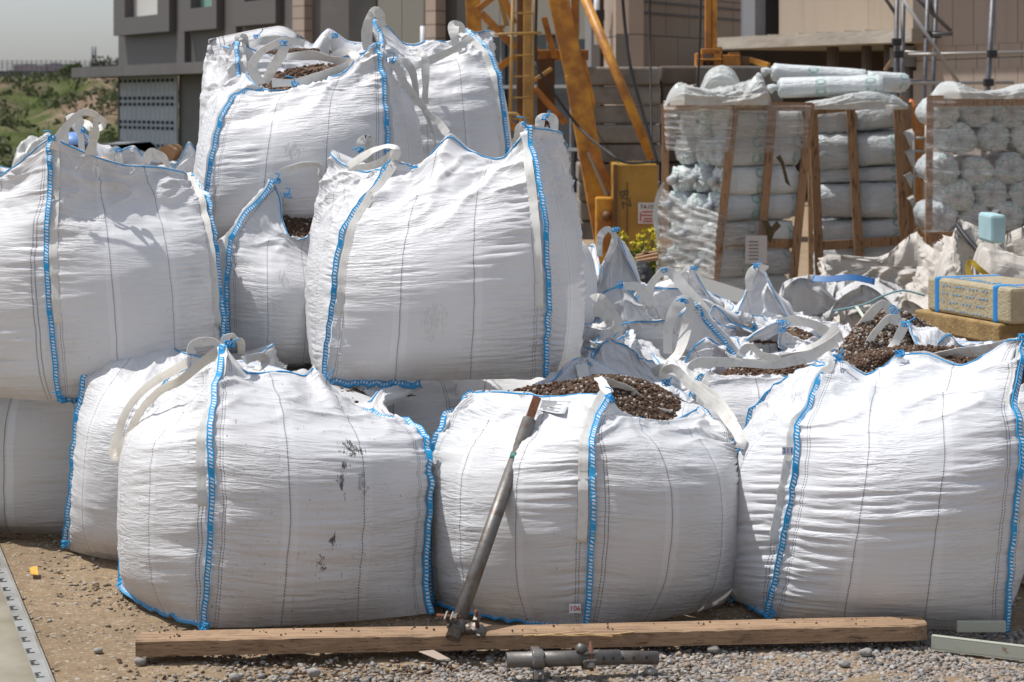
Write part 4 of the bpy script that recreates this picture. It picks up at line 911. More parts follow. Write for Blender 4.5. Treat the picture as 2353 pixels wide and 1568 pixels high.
bag('bulk bag wedged between the upper left and large centre bags, pellets showing',
 seams={0:[(533,850,8.9),(527,790,8.88),(525,715,8.87),(526,625,8.88),(545,528,8.93),(630,413,9.1)],
        1:[(770,850,9.0),(775,790,9.0),(778,715,9.0),(775,650,9.0),(765,590,9.05),(752,470,9.2)],
        3:[(522,840,9.5),(520,790,9.5),(519,700,9.5),(523,600,9.5),(545,500,9.48),(592,405,9.42)]},
 rim={.1:(647,450,9.1),.22:(651,505,9.06),.35:(668,545,9.0),.6:(702,548,9.0),.8:(732,510,9.1),1.5:(760,450,9.5),2:(745,440,9.75),2.5:(690,438,9.75),3.5:(608,425,9.25)},
 z0=.72,nu=44,nvb=120,seed=18,mat=M['fab_t'],wr=.0026,crump=.008,seam_on=(0,),strap_on=((0,-1),),fill='brown clay pellets in the wedged bag left of the large centre bag',pel=3600,dome=.07,fillz=1.345,
 loops=[([(632,415,9.05),(650,395,9.05),(685,382,9.05),(722,378,9.05),(734,385,9.08),(728,405,9.1),(738,420,9.1)],.04,(0,40,60,10))],knots=[(636,416,9.02),(660,450,9.05)])
# top of the heap ----------------------------------------------------------------------------------
bag('broad white bulk bag at the top front of the heap with a rumpled rim',
 seams={0:[(468,560,9.3),(472,490,9.25),(482,430,9.22),(496,335,9.24),(530,238,9.33),(612,202,9.55)],
        1:[(892,560,9.3),(890,470,9.25),(887,390,9.22),(887,290,9.22),(882,200,9.25),(863,98,9.35)],
        3:[(452,540,9.9),(446,460,9.9),(452,380,9.9),(466,290,9.9),(490,205,9.9),(575,165,10.0)],
        2:[(968,540,10.0),(972,460,10),(972,380,10),(962,290,10),(940,200,10),(905,130,10)]},
 rim={.18:(690,206,9.47),.4:(735,190,9.42),.6:(790,162,9.38),.82:(832,125,9.36),1.4:(895,150,9.7),2.5:(760,165,10.1),3.4:(585,190,9.85),3.7:(597,200,9.7)},
 z0=1.23,bul=.8,facebul=(1,.45,1,.3),nu=52,nvb=130,nvc=60,seed=19,mat=M['fab_t'],wr=.0028,crump=.009,seam_on=(0,1),strap_on=((0,-1),(1,1)),
 loops=[([(600,195,9.5),(585,170,9.5),(580,150,9.5),(600,120,9.5),(635,100,9.5),(655,98,9.5),(650,120,9.5),(625,160,9.52),(610,190,9.53)],.05,(20,50,0,-30)),
        ([(660,130,9.8),(720,128,9.8),(770,138,9.75),(815,148,9.7),(850,150,9.65)],.05,(0,30,0)),
        ([(625,190,9.5),(680,190,9.48),(740,175,9.45),(800,150,9.42)],.05,(0,20,0)),
        ([(905,150,9.6),(925,140,9.6),(945,160,9.6),(955,200,9.62),(958,235,9.65)],.045,(0,40)),
        ([(900,140,9.5),(935,200,9.5),(975,250,9.5),(1010,285,9.45),(1030,310,9.4)],.04,(0,30)),
        ([(975,250,9.5),(990,290,9.5),(1000,335,9.5)],.04,(40,60))],
 knots=[(678,193,9.4),(902,140,9.5),(652,100,9.45)],fill='dark clay pellets inside the broad bag at the top front',pel=1400,fillz=2.00,dome=.09)
bag("half hidden bulk bag with an open mouth of pellets at the heap's top left",
 seams={0:[(540,560,10.3),(542,450,10.25),(543,350,10.22),(544,255,10.22),(545,172,10.27),(548,90,10.38)],
        1:[(905,540,10.5),(905,450,10.45),(905,350,10.4),(905,250,10.4),(890,180,10.45),(850,112,10.6)],
        3:[(462,540,10.9),(458,450,10.9),(456,350,10.9),(459,255,10.9),(465,180,10.9),(480,92,11.0)]},
 rim={.15:(575,110,10.4),.35:(630,128,10.45),.6:(700,132,10.5),.85:(800,128,10.55),1.5:(870,95,11.0),2:(862,98,11.35),2.2:(800,95,11.35),2.35:(755,66,11.3),2.5:(720,100,11.3),2.65:(690,82,11.3),2.8:(640,60,11.25),3.12:(530,98,11.15),3.5:(512,105,10.7),3.75:(530,108,10.5)},
 z0=1.25,bul=.7,facebul=(1,.4,1,.3),nu=44,nvb=100,nvc=54,seed=20,mat=M['fab'],crump=.009,seam_on=(0,),strap_on=((0,1),),fill='mound of dark pellets in the open bag at the top left of the heap',pel=3800,fillz=2.11,dome=.09,
 loops=[([(548,95,10.35),(550,85,10.35),(560,88,10.38),(565,110,10.4)],.05,(0,30)),([(570,110,10.5),(600,95,10.5),(650,92,10.5),(700,100,10.5)],.05,(0,20)),
  ([(745,130,10.6),(750,95,10.6),(765,85,10.6),(770,120,10.6)],.05,(0,20)),([(760,130,10.4),(800,120,10.4),(830,140,10.3)],.045,(0,10)),([(870,105,10.8),(885,75,10.8),(895,78,10.8),(895,110,10.8)],.05,(0,10))],
 knots=[(590,85,10.6),(655,88,10.55),(768,82,10.55)])
bag("tall white bulk bag at the top right of the heap, loop sticking up",
 seams={0:[(905,560,10.4),(908,450,10.35),(908,350,10.33),(905,250,10.33),(893,160,10.37),(864,44,10.5)],
        1:[(1178,520,10.3),(1172,440,10.28),(1164,330,10.28),(1150,220,10.3),(1128,130,10.36),(1060,64,10.5)],
        2:[(1170,500,11.1),(1168,430,11.1),(1160,330,11.1),(1148,220,11.1),(1138,130,11.05),(1122,70,11.0)]},
 rim={.12:(890,60,10.5),.3:(925,95,10.5),.45:(955,100,10.5),.6:(985,92,10.5),.8:(1030,98,10.5),.93:(1048,75,10.5),1.5:(1092,72,10.75),2.5:(1000,100,11.2),3:(890,100,11.1),3.5:(862,90,10.8)},
 z0=1.25,bul=.7,facebul=(1,.3,1,.3),nu=48,nvb=110,nvc=60,seed=21,mat=M['fab_b'],wr=.0016,crump=.009,seam_on=(0,1),strap_on=((0,-1),(1,-1)),
 loops=[([(845,115,10.45),(843,70,10.43),(850,40,10.42),(862,28,10.42),(874,38,10.43),(877,60,10.45)],.06,(0,10,0)),
        ([(1052,120,10.4),(1045,85,10.4),(1042,60,10.42),(1055,58,10.45),(1060,75,10.45)],.06,(0,20)),
        ([(960,120,10.25),(975,130,10.2),(978,180,10.18),(976,240,10.18)],.045,(0,10)),
        ([(925,165,10.2),(985,140,10.2),(1040,115,10.25),(1085,85,10.3)],.045,(0,10))])
# supporting bags in the heap -------------------------------------------------------------------------
def prop(label,cx,Z,w,yaw,z0,H,seed,d=None): 
    bag(label,base=sq(cx,Z,w,yaw,d),z0=z0,H=H,ch=.03,nu=24,nvb=50,nvc=14,seed=seed,mat=M['fab_b'],seam_on=(1,) if seed%2 else (),strap_on=(),stitched=False)
prop('white bulk bag showing as an edge right of the large centre bag',1105,9.75,.80,-3,.70,.60,31)
prop('white bulk bag in the second layer under the broad top front bag',700,9.95,.85,0,.70,.58,32,.8)
prop('white bulk bag in the second layer under the top left bag',640,10.95,.86,4,.70,.58,33)
prop('white bulk bag in the second layer under the tall top right bag',1050,10.9,.95,0,.70,.58,34)
for q,(cx,Z,w) in enumerate([(870,8.6,.8),(1180,8.65,.85),(640,9.4,.8),(1000,9.7,.9),(1215,9.75,.8),(700,10.5,.9),(1050,10.8,.9),(330,9.45,.8)]):
    prop(['white bulk bag on the ground under the left half of the large centre bag','white bulk bag on the ground under the right half of the large centre bag',
      'white bulk bag on the ground beneath the wedged bag','white bulk bag on the ground in the middle of the heap','white bulk bag on the ground at the right inside edge of the heap',
      'white bulk bag on the ground at the rear left of the heap','white bulk bag on the ground at the rear right of the heap','white bulk bag on the ground behind the squeezed left bag'][q],cx,Z,w,(q*7)%11-5,0,.72 if q<2 else .66,40+q,.78)
# field of bags in the middle right ---------------------------------------------------------------------
def fbag(label,cx,Z,w,yaw,seed,rim,z0=0,H=.72,loops=(),knots=(),fill=None,pel=0,fillz=None,mat='fab_b',dome=.06,crump=.015,nu=46,seam=(0,),strap=((0,1),),pelmat='pellet',ch=.14,d=None,nvb=60):
    return bag(label,base=sq(cx,Z,w,yaw,d),z0=z0,H=H,rim=rim,nu=nu,nvb=nvb,nvc=52,seed=seed,mat=M[mat],crump=crump,seam_on=seam,strap_on=strap,loops=loops,knots=knots,fill=fill,pel=pel,fillz=fillz,dome=dome,pelmat=pelmat,ch=ch)
fbag("bulk bag with coiled webbing on its soil-sprinkled top, behind the front row",1765,8.75,.84,4,51,
 {0:(1640,875,8.45),.5:(1740,868,8.45),1:(1880,862,8.5),1.5:(1895,845,8.8),2:(1880,832,9.05),2.5:(1760,838,9.05),3:(1660,845,9.05),3.5:(1630,858,8.8)},mat='fab_d',ch=.02,crump=.009,
 fill='clay pellets showing on the bag with coiled webbing',pel=1500,fillz=.70,dome=.04,
 loops=[([(1600,868,8.4),(1588,855,8.42),(1592,840,8.45),(1625,832,8.5),(1700,834,8.5),(1780,838,8.5),(1850,822,8.55),(1900,795,8.6),(1930,768,8.65)],.05,(30,60,20,10,30)),
        ([(1700,840,8.4),(1698,822,8.4),(1715,800,8.42),(1728,797,8.42),(1750,815,8.45),(1790,830,8.5)],.04,(0,40,10)),
        ([(1500,858,8.3),(1520,850,8.25),(1545,852,8.2),(1590,880,8.1),(1640,915,7.95),(1690,970,7.8)],.05,(0,20,0)),
        ([(1780,830,8.7),(1840,815,8.7),(1900,800,8.7),(1925,790,8.7)],.05,(50,30))])
fbag("bulk bag with arching loops over mixed pellets behind the front right bag",2050,9.35,.86,30,52,
 {0:(1900,832,8.85),.3:(1960,838,8.85),.6:(2020,830,8.9),1:(2100,800,9.0),1.4:(2082,738,9.2),1.6:(2120,770,9.35),1.8:(2170,790,9.5),2:(2185,768,9.6),2.3:(2100,800,9.8),3:(1950,790,9.6)},
 fill='mound of mixed brown and pale pellets behind the front right bag',pel=4200,fillz=.76,dome=.16,pelmat='pellet_grey',ch=.1,seam=(1,),strap=((1,-1),),
 loops=[([(1945,800,9.1),(1975,755,9.1),(2010,712,9.1),(2030,700,9.1),(2050,715,9.1),(2065,745,9.1)],.055,(0,30,50,10)),
        ([(1985,815,9.0),(2010,765,9.0),(2040,735,9.0),(2062,738,9.0),(2078,742,9.0)],.05,(0,30,0)),
        ([(2080,745,8.95),(2055,790,8.95),(2020,825,8.9),(1990,815,8.9)],.045,(0,50))],knots=[(2055,715,9.05),(2080,745,8.9)])
fbag('crumpled white bulk bag sprinkled with soil, right behind the front middle bag',1440,8.62,.62,8,53,
 {0:(1362,850,8.35),.3:(1370,800,8.4),.5:(1400,775,8.4),.7:(1425,785,8.42),1:(1470,820,8.4),1.5:(1520,850,8.7),2:(1500,815,8.9),2.5:(1430,790,8.85),3:(1370,800,8.85)},mat='fab_d',seam=(),strap=(),H=.62,crump=.018)
fbag('bulk bag with a webbing loop hanging down its front, right of the centre bag',1515,9.55,.82,-2,54,
 {0:(1372,788,9.1),.12:(1400,790,9.1),.3:(1432,740,9.1),.5:(1500,737,9.1),.75:(1545,732,9.1),1:(1590,698,9.15),1.4:(1650,745,9.5),2:(1700,760,9.9),2.5:(1560,770,9.9),3:(1390,720,9.8),3.5:(1380,760,9.5)},
 seam=(1,),strap=((1,1),),crump=.010,
 loops=[([(1535,812,9.0),(1535,760,9.0),(1552,710,9.0),(1572,690,9.0),(1586,700,9.0),(1578,750,9.0),(1560,810,8.95),(1530,840,8.9),(1500,868,8.85)],.055,(0,10,0,30,0))],knots=[(1572,692,8.98)])
fbag('bulk bag folded into a pointed triangle with a knotted blue cord',1800,9.95,.84,0,55,
 {0:(1650,815,9.5),.3:(1700,785,9.5),.55:(1790,742,9.48),.7:(1790,800,9.48),1:(1930,808,9.5),1.5:(1920,790,9.9),2:(1900,778,10.2),2.3:(1850,765,10.1),2.6:(1800,750,10.1),3:(1690,775,10.2)},
 fill='dark clay pellets inside the bag with the pointed triangle',pel=1400,fillz=.74,dome=.03,ch=.1,seam=(),strap=(),
 loops=[([(1795,745,9.45),(1830,738,9.45),(1870,748,9.45),(1905,765,9.45),(1935,770,9.4)],.055,(0,30,10)),([(1925,755,9.3),(1885,788,9.2),(1830,812,9.1),(1780,822,9.0)],.05,(20,60))],knots=[(1793,742,9.4),(1797,758,9.4)])
fbag('bulk bag with a flat-topped blue hemmed flap in the third row',1560,10.55,.86,3,56,
 {0:(1430,740,10.1),.25:(1470,675,10.1),.4:(1500,660,10.1),.6:(1560,661,10.1),.75:(1600,672,10.1),1:(1650,735,10.15),1.5:(1680,715,10.5),2:(1670,690,10.9),2.5:(1550,640,10.9),3:(1450,690,10.9)},
 seam=(1,),strap=((1,-1),),loops=[([(1480,690,10.0),(1500,650,10.0),(1522,626,10.0),(1545,630,10.0),(1590,680,9.95),(1640,730,9.9)],.055,(0,30,0))],knots=[(1525,622,10.0)])
fbag('white bulk bag with an arched blue stitched mouth, beside the large centre bag',1400,10.15,.72,-6,57,
 {0:(1335,745,9.8),.3:(1350,700,9.8),.5:(1385,672,9.8),.7:(1430,655,9.8),1:(1470,700,9.8),1.5:(1470,715,10.1),2:(1460,700,10.4),2.5:(1400,690,10.4),3:(1345,700,10.4)},seam=(),strap=(),
 loops=[([(1430,655,9.75),(1465,660,9.75),(1490,690,9.75),(1500,712,9.75)],.05,(0,30))],knots=[(1425,658,9.7)])
fbag("bulk bag with webbing heaped on its top, hard against the large centre bag",1360,9.15,.7,0,58,
 {0:(1300,790,8.85),.5:(1380,800,8.85),1:(1430,770,8.9),1.5:(1440,760,9.1),2:(1430,745,9.4),2.5:(1380,740,9.4),3:(1310,750,9.4)},seam=(),strap=(),
 loops=[([(1362,690,9.0),(1378,692,9.0),(1400,715,9.0),(1412,745,9.0),(1405,760,9.0)],.07,(0,20,0)),([(1362,715,8.9),(1385,722,8.9),(1400,740,8.9),(1380,752,8.9),(1362,748,8.9)],.05,(0,50))])
fbag("bulk bag with a tall see-through corner loop, farthest back beside the centre bag",1425,11.3,.8,6,59,
 {0:(1385,640,10.9),.2:(1395,590,10.9),.5:(1412,532,10.9),.7:(1425,560,10.9),1:(1480,680,10.9),1.5:(1470,680,11.3),2:(1450,640,11.7),3:(1360,600,11.7),3.5:(1365,560,11.3)},seam=(),strap=(),nu=40,
 loops=[([(1378,590,10.85),(1378,550,10.85),(1390,530,10.85),(1402,528,10.85),(1412,545,10.85),(1405,575,10.85),(1392,600,10.85)],.04,(0,10,0))],knots=[(1412,528,10.8)])
fbag("bulk bag drawn up to one tall rounded peak before the grey sacks",1750,10.75,.62,0,60,
 {0:(1690,745,10.45),.3:(1712,680,10.45),.5:(1740,618,10.5),.62:(1752,618,10.5),.8:(1775,660,10.45),1:(1812,740,10.45),1.5:(1810,745,10.8),2:(1800,735,11.0),2.5:(1745,680,11.0),3:(1700,725,11.0)},seam=(),strap=(),nu=40,
 loops=[([(1722,668,10.4),(1722,640,10.4),(1732,620,10.4),(1745,612,10.42),(1760,622,10.45)],.05,(0,0))],knots=[(1738,611,10.4)])
fbag("narrow bulk bag twisted to a tip before the slanted grey board",1590,11.1,.5,10,61,
 {0:(1560,700,10.9),.4:(1580,630,10.9),.6:(1592,616,10.9),1:(1640,700,10.9),2:(1640,690,11.3),3:(1565,680,11.3)},seam=(),strap=(),nu=30,loops=[([(1572,660,10.8),(1572,632,10.8),(1585,618,10.8),(1592,640,10.8)],.05,(0,0))],knots=[(1595,618,10.8)])
fbag("small bulk bag slumped low just in front of the tall peaked bag",1700,10.0,.6,0,62,
 {0:(1620,770,9.75),.3:(1640,700,9.75),.5:(1690,745,9.75),1:(1790,770,9.75),1.5:(1780,745,10.0),2:(1760,735,10.2),2.6:(1700,715,10.2),3:(1640,720,10.2)},seam=(),strap=(),nu=30)
# bags far behind on the left (two layers) -----------------------------------------------------------------
for q,(cx,Z,w,sd,rim,lp,kn,lab) in enumerate([
 (40,11.0,.95,71,{0:(-60,400,10.6),.5:(30,395,10.6),1:(140,395,10.6),1.2:(105,335,10.7),1.5:(160,370,11.0),2:(170,360,11.4),3:(-40,370,11.4)},[([(60,395,10.5),(68,355,10.5),(85,335,10.5),(110,335,10.5),(135,362,10.5)],.05,(0,20,0))],[(45,385,10.45)],'white bulk bag at the far left edge with a soft arching loop'),
 (190,12.0,.9,72,{0:(100,390,11.6),.4:(140,350,11.6),1:(230,390,11.6),1.2:(190,300,11.7),1.35:(165,288,11.7),2:(240,370,12.4),3:(80,340,12.4)},[([(150,370,11.5),(152,300,11.5),(168,283,11.5),(184,300,11.5),(188,360,11.5)],.05,(0,0))],[(192,302,11.45)],"bulk bag whose folded loop stands behind the upper left bag's tied loop"),
 (320,11.2,.85,73,{0:(235,400,10.8),.2:(255,350,10.8),.35:(275,345,10.8),.55:(310,335,10.8),.75:(345,380,10.8),1:(390,395,10.8),2:(390,380,11.6),3:(240,375,11.6)},[([(245,385,10.75),(255,352,10.75),(268,345,10.75),(276,378,10.75)],.05,(0,20)),([(335,375,10.7),(350,352,10.7),(375,365,10.7),(388,385,10.7)],.06,(20,40))],[(273,345,10.7)],'white bulk bag with a small pointed flap behind the upper left bag'),
 (425,12.2,.7,74,{0:(370,400,11.9),.4:(410,370,11.9),.6:(435,325,11.9),1:(470,390,11.9),2:(470,330,12.5),3:(390,370,12.5)},[],[],'white bulk bag just left of the heap, its mouth leaning right')]):
    fbag(lab,cx,Z,w,3*q-4,sd,rim,z0=.75,H=.70,loops=lp,knots=kn,seam=(),strap=(),nu=28,nvb=40)
    prop(['white bulk bag underneath the far left edge bag','white bulk bag underneath the bag with the folded standing loop','white bulk bag underneath the bag with the small pointed flap','white bulk bag underneath the bag just left of the heap'][q],cx,Z,w,2*q,0,.75,81+q)

for q,(cx,Z,w,sd,rim,lab) in enumerate([
 (1640,9.15,.62,91,{0:(1560,860,8.9),.3:(1590,800,8.9),.5:(1625,775,8.9),.7:(1650,800,8.9),1:(1700,850,8.9),1.5:(1710,820,9.2),2:(1690,780,9.4),2.5:(1640,770,9.4),3:(1580,800,9.4)},'collapsed white bulk bag with a blunt fold, left of the coiled webbing'),
 (1870,10.6,.62,92,{0:(1800,790,10.3),.4:(1835,735,10.3),.6:(1870,742,10.3),1:(1930,790,10.3),2:(1920,750,10.9),2.5:(1870,735,10.9),3:(1810,750,10.9)},'slumped white bulk bag at the near edge of the grey sack heap'),
 (1480,10.95,.6,93,{0:(1425,730,10.65),.4:(1450,672,10.65),.6:(1478,650,10.65),1:(1530,700,10.65),2:(1530,670,11.2),2.6:(1480,655,11.2),3:(1430,680,11.2)},'slumped white bulk bag between the see-through loop and the flat-topped flap'),
 (2240,9.0,.62,94,{0:(2150,800,8.75),.4:(2178,765,8.75),.6:(2200,790,8.75),1:(2290,815,8.75),2:(2290,790,9.2),2.5:(2230,785,9.3),3:(2160,790,9.3)},'small white bulk bag corner poking up behind the front right bag')]):
    fbag(lab,cx,Z,w,5-3*q,sd,rim,seam=(),strap=(),nu=40,crump=.018,H=.66)
# ------------------------------------------------------------------ yard objects
def heap(name,outline,Z,depth,mat,label,cat,seed,zb=0.0,crump=.03,na=80,nx=110,skew=0,parent=None,p=.55,ridge=9):
    """rumpled cloth mound: its crest follows the outline; real depth front to back"""
    rng=np.random.default_rng(seed); o=np.array(outline,float); xs=np.linspace(o[0,0],o[-1,0],nx); ys=np.interp(xs,o[:,0],o[:,1]); ZZ=Z if not hasattr(Z,'__len__') else np.interp(xs,[o[0,0],o[-1,0]],Z)
    ZZ=np.full(nx,ZZ) if np.isscalar(ZZ) else ZZ
    a=np.linspace(0,PI,na); dx_=(xs[-1]-xs[0])/F*np.mean(ZZ)/nx; dy_=depth*1.6/na; n1=aniso(rng,na,nx,dx_,dy_,1.6,2.6,1.6,.8); n2=aniso(rng,na,nx,dx_,dy_,3,6,3,-1.1); n3=aniso(rng,na,nx,dx_,dy_,7,12,6,.9); n0=aniso(rng,na,nx,dx_,dy_,1.3,0,1.5)
    ys=np.convolve(np.pad(ys,4,'edge'),np.ones(9)/9,'valid')
    V=np.zeros((na,nx,3)); taper=np.clip(np.minimum(np.arange(nx),nx-1-np.arange(nx))/nx*7,.12,1)**.5
    rdg=lambda q:np.clip(1-np.abs(q)*.8,0,1)**2
    cr_=crump*(.8*n0+.8*rdg(n1)+.5*rdg(n2)+.4*rdg(n3)-.65)
    for i,t in enumerate(a):
        h=np.array([zat(ys[j],ZZ[j]) for j in range(nx)])-zb
        y=ZZ-depth/2*taper*np.cos(t)*1.0+0*t; 
        V[i,:,0]=(xs-CX)/F*ZZ+cr_[i]*.5; V[i,:,1]=y-cr_[i]*math.cos(t)*1.2; V[i,:,2]=np.maximum(zb-.01,zb+h*(math.sin(t)**p)+cr_[i]*math.sin(t)*(.4 if abs(t-PI/2)<.15 else 1))
    idx=np.arange(na*nx).reshape(na,nx); Fq=np.stack([idx[:-1,:-1],idx[:-1,1:],idx[1:,1:],idx[1:,:-1]],-1).reshape(-1,4)
    uv=np.stack(np.meshgrid(np.linspace(0,(xs[-1]-xs[0])/F*np.mean(ZZ),nx),np.linspace(0,depth*1.6,na)),-1).reshape(-1,2)
    ob_=arrmesh(name,V.reshape(-1,3),Fq,mat,parent,uv)
    if label: tag(ob_,label,cat)
    return ob_
SACK=fabric_mat('weathered sack cloth',base=(.58,.535,.475),seed=21,dirt=.7,lines=False,transl=.1,rough=.7); SACKG=fabric_mat('grey sack cloth',base=(.56,.555,.55),seed=22,dirt=.8,lines=False,transl=.1,rough=.7)
PLAS=fabric_mat('milky plastic sheet',base=(.66,.68,.66),seed=23,dirt=.2,lines=False,transl=.3,rough=.25)
h_=heap('sack_heap',[(1765,780),(1790,715),(1830,690),(1870,685),(1905,695),(1960,685),(2010,690),(2050,700),(2090,715),(2120,725),(2150,740),(2170,780)],[14.2,13.2],1.2,SACKG,'heap of empty grey crumpled sacks in the sun beyond the bag field','sacks',101,crump=.06,nx=260)
SK=dict(seam=(),strap=(),nu=48,H=.34,ch=.1,nvb=50)
def sk(label,cx,Z,w,yaw,sd,rim,mat,d=None,crump=.024,H=.34,z0=0):
    M['_s']=mat
    r_,S_=bag(label,base=sq(cx,Z,w,yaw,d),z0=z0,H=H,rim=rim,nu=48,nvb=60,nvc=60,seed=sd,mat=mat,crump=crump,seam_on=(),strap_on=(),stitched=False,ch=.1,wr=.004,group='empty sacks dumped before the crates')
    r_.name='empty_sack'; r_['category']='sack'
sk('grey slumped sack at the left end of the sack heap',1850,13.9,.75,4,401,{0:(1780,735,13.5),.3:(1800,665,13.5),.5:(1835,640,13.5),.75:(1880,650,13.5),1:(1935,700,13.5),1.5:(1935,670,13.9),2:(1910,640,14.3),2.5:(1860,632,14.3),3:(1800,650,14.3)},SACKG)
sk('grey crumpled sack in the middle of the sack heap with a low fold',1990,13.6,.85,-5,402,{0:(1900,735,13.2),.25:(1925,690,13.2),.5:(1975,655,13.2),.75:(2010,665,13.2),1:(2075,720,13.2),1.5:(2080,690,13.6),2:(2060,655,14.0),2.5:(1985,636,14.0),3:(1920,655,14.0)},SACKG)
sk('pale grey sack drooping at the right end of the sack heap',2110,13.2,.62,3,403,{0:(2040,745,12.9),.4:(2070,690,12.9),.7:(2110,700,12.9),1:(2165,745,12.9),1.5:(2160,715,13.3),2:(2140,700,13.5),2.5:(2090,675,13.5),3:(2050,690,13.5)},SACK,H=.28)
sk('dirty white sack lying nearest, in front of the sack heap',2010,12.5,.80,-3,404,{0:(1925,765,12.1),.3:(1950,725,12.1),.6:(2010,715,12.1),1:(2100,760,12.1),1.5:(2105,740,12.5),2:(2080,715,12.9),2.5:(2000,700,12.9),3:(1935,715,12.9)},SACK,H=.26)
sk('beige sack with one high tip and open mouth, before the middle crate',2030,15.6,.95,0,405,{0:(1890,640,15.2),.3:(1960,618,15.2),.6:(2040,612,15.2),.85:(2120,612,15.2),1:(2148,600,15.25),1.5:(2150,575,15.6),1.75:(2125,560,15.9),2:(2110,532,16.0),2.2:(2085,545,16.0),2.6:(2020,590,16.0),3:(1900,585,16.0)},SACK,H=.42,crump=.03)
sk('beige sack slumped under the dark cord at the right edge',2290,13.3,1.0,4,406,{0:(2195,620,12.8),.2:(2196,540,12.8),.4:(2230,560,12.8),.7:(2300,590,12.8),1:(2400,600,12.8),1.5:(2400,540,13.3),2:(2360,518,13.8),2.4:(2290,545,13.8),2.7:(2245,520,13.8),3:(2200,505,13.8)},SACK,H=.62,crump=.034)
heap('rope_sack',[(2205,690),(2225,640),(2250,620),(2300,615),(2350,610),(2400,640),(2430,700)],[12.5,12.3],.7,SACK,'low rumpled sack behind the wrapped wool pack','sack',104,crump=.06,nx=200)
heap('small_sack',[(2135,680),(2150,620),(2165,600),(2185,598),(2198,640),(2202,700)],12.9,.5,SACK,'small crumpled beige sack left of the corded sack','sack',105,crump=.04,nx=60)
heap('yellow_edged_sack',[(2215,680),(2222,612),(2232,604),(2262,618),(2300,632),(2340,648),(2353,690)],11.9,.35,SACK,'sack with a yellow edging strip behind the wrapped wool pack','sack',106,crump=.03,nx=60)
b=MB(); b.tube(crom([W(2198,515,12.75),W(2222,548,12.6),W(2250,580,12.5),(W(2275,610,12.35)),W(2290,645,12.0)],20),.018,6); tag(b.build('cord',M['black'],smooth=True),'dark cord lying across the beige sack at the right edge','cord')
b=MB(); b.ribbon(crom([W(2228,640,11.6),W(2224,612,11.62),W(2232,602,11.62),W(2250,618,11.6),W(2275,638,11.6)],16),.03,.006); tag(b.build('edging_strip',simple('yellow strip',(.55,.36,.03),.5),smooth=True),'yellow edging strip on the sack behind the wrapped wool pack','strip')
b=MB(); b.ribbon(crom([W(1868,640,13.0),W(1900,642,12.95),W(1960,638,12.9),W(2010,648,12.9)],16),.045,.005,ref=(0,-1,.6)); tag(b.build('blue_strap',simple('blue strap',(.03,.14,.36),.5),smooth=True),'flat blue strap lying over the grey sack heap','strap')
b=MB(); b.tube(crom([W(1915,715,12.3),W(1985,700,12.2),W(2030,680,12.2),(W(2075,668,12.2)),W(2125,680,12.2)],24),.006,5); tag(b.build('twine',simple('teal twine',(.15,.30,.32)),smooth=True),'thin teal twine trailing across the sacks','twine')
MB_=MB(); MB_.box(X(2276,12.9),X(2312,12.9),12.9,13.25,zat(560,12.9),zat(494,12.9)); tag(MB_.build('foam_block',simple('pale blue foam',(.36,.52,.54),.7,0,6,(.30,.46,.48)),bevel=.02),'pale blue foam block poking up behind the corded sack','foam block')
b=MB(); b.bar(W(2262,520,13.3),W(2292,487,13.4),.05,.03); tag(b.build('stick',SCF),'grey stick leaning by the pale blue foam block','stick')
b=MB(); b.bar(W(1968,705,12.2),W(1985,730,12.0),.02,.006); tag(b.build('plastic_strip',simple('glossy strip',(.6,.66,.55),.2)),'glossy pale strip of plastic on the dirty white sack','strip')
# crates of insulation rolls ---------------------------------------------------------------------
def roll_mat(name,base=(.60,.625,.64),alpha=1):
    m,nt,b=new_mat(name); n=N(nt); uv=n('UVMap').outputs[0]; o=n('TexCoord').outputs['Object']; s=n('SeparateXYZ',ins={0:uv})
    c=n.mix(n.math('MULTIPLY',n.noise(o,5,4,.6),.6),(*base,1),(base[0]*.72,base[1]*.74,base[2]*.74,1))
    gx_=n.math('SUBTRACT',n.math('FRACT',n.math('MULTIPLY',s.outputs[0],6)),.5); gy=n.math('SUBTRACT',n.math('FRACT',n.math('MULTIPLY',s.outputs[1],1/.16)),.5)
    r=n.math('SQRT',n.math('ADD',n.math('MULTIPLY',gx_,gx_),n.math('MULTIPLY',gy,gy)))
    rg_=n.math('LESS_THAN',n.math('ABSOLUTE',n.math('SUBTRACT',r,.27)),.075)
    col=n.math('GREATER_THAN',n.math('FRACT',n.math('MULTIPLY',s.outputs[1],1/.48)),.62)
    k=n.math('MULTIPLY',n.math('MULTIPLY',rg_,col),n.math('GREATER_THAN',n.noise(o,11,2),.42))
    c=n.mix(n.math('MULTIPLY',k,.6),c,(.05,.33,.22,1))
    ln=n.math('MULTIPLY',n.math('GREATER_THAN',n.math('FRACT',n.math('MULTIPLY',s.outputs[0],90)),.55),n.math('LESS_THAN',n.math('FRACT',n.math('MULTIPLY',s.outputs[1],1/.48)),.28))
    c=n.mix(n.math('MULTIPLY',ln,.28),c,(.20,.26,.36,1))
    n.L(c,b.inputs['Base Color']); b.inputs['Roughness'].default_value=.3
    n.L(n.bump(n.noise(n.mapv(o,(9,9,26)),1,5,.65,.7),.8,.03),b.inputs['Normal']); return m
ROLL=roll_mat('printed roll bag'); ROLL2=roll_mat('white roll bag',(.70,.72,.71))
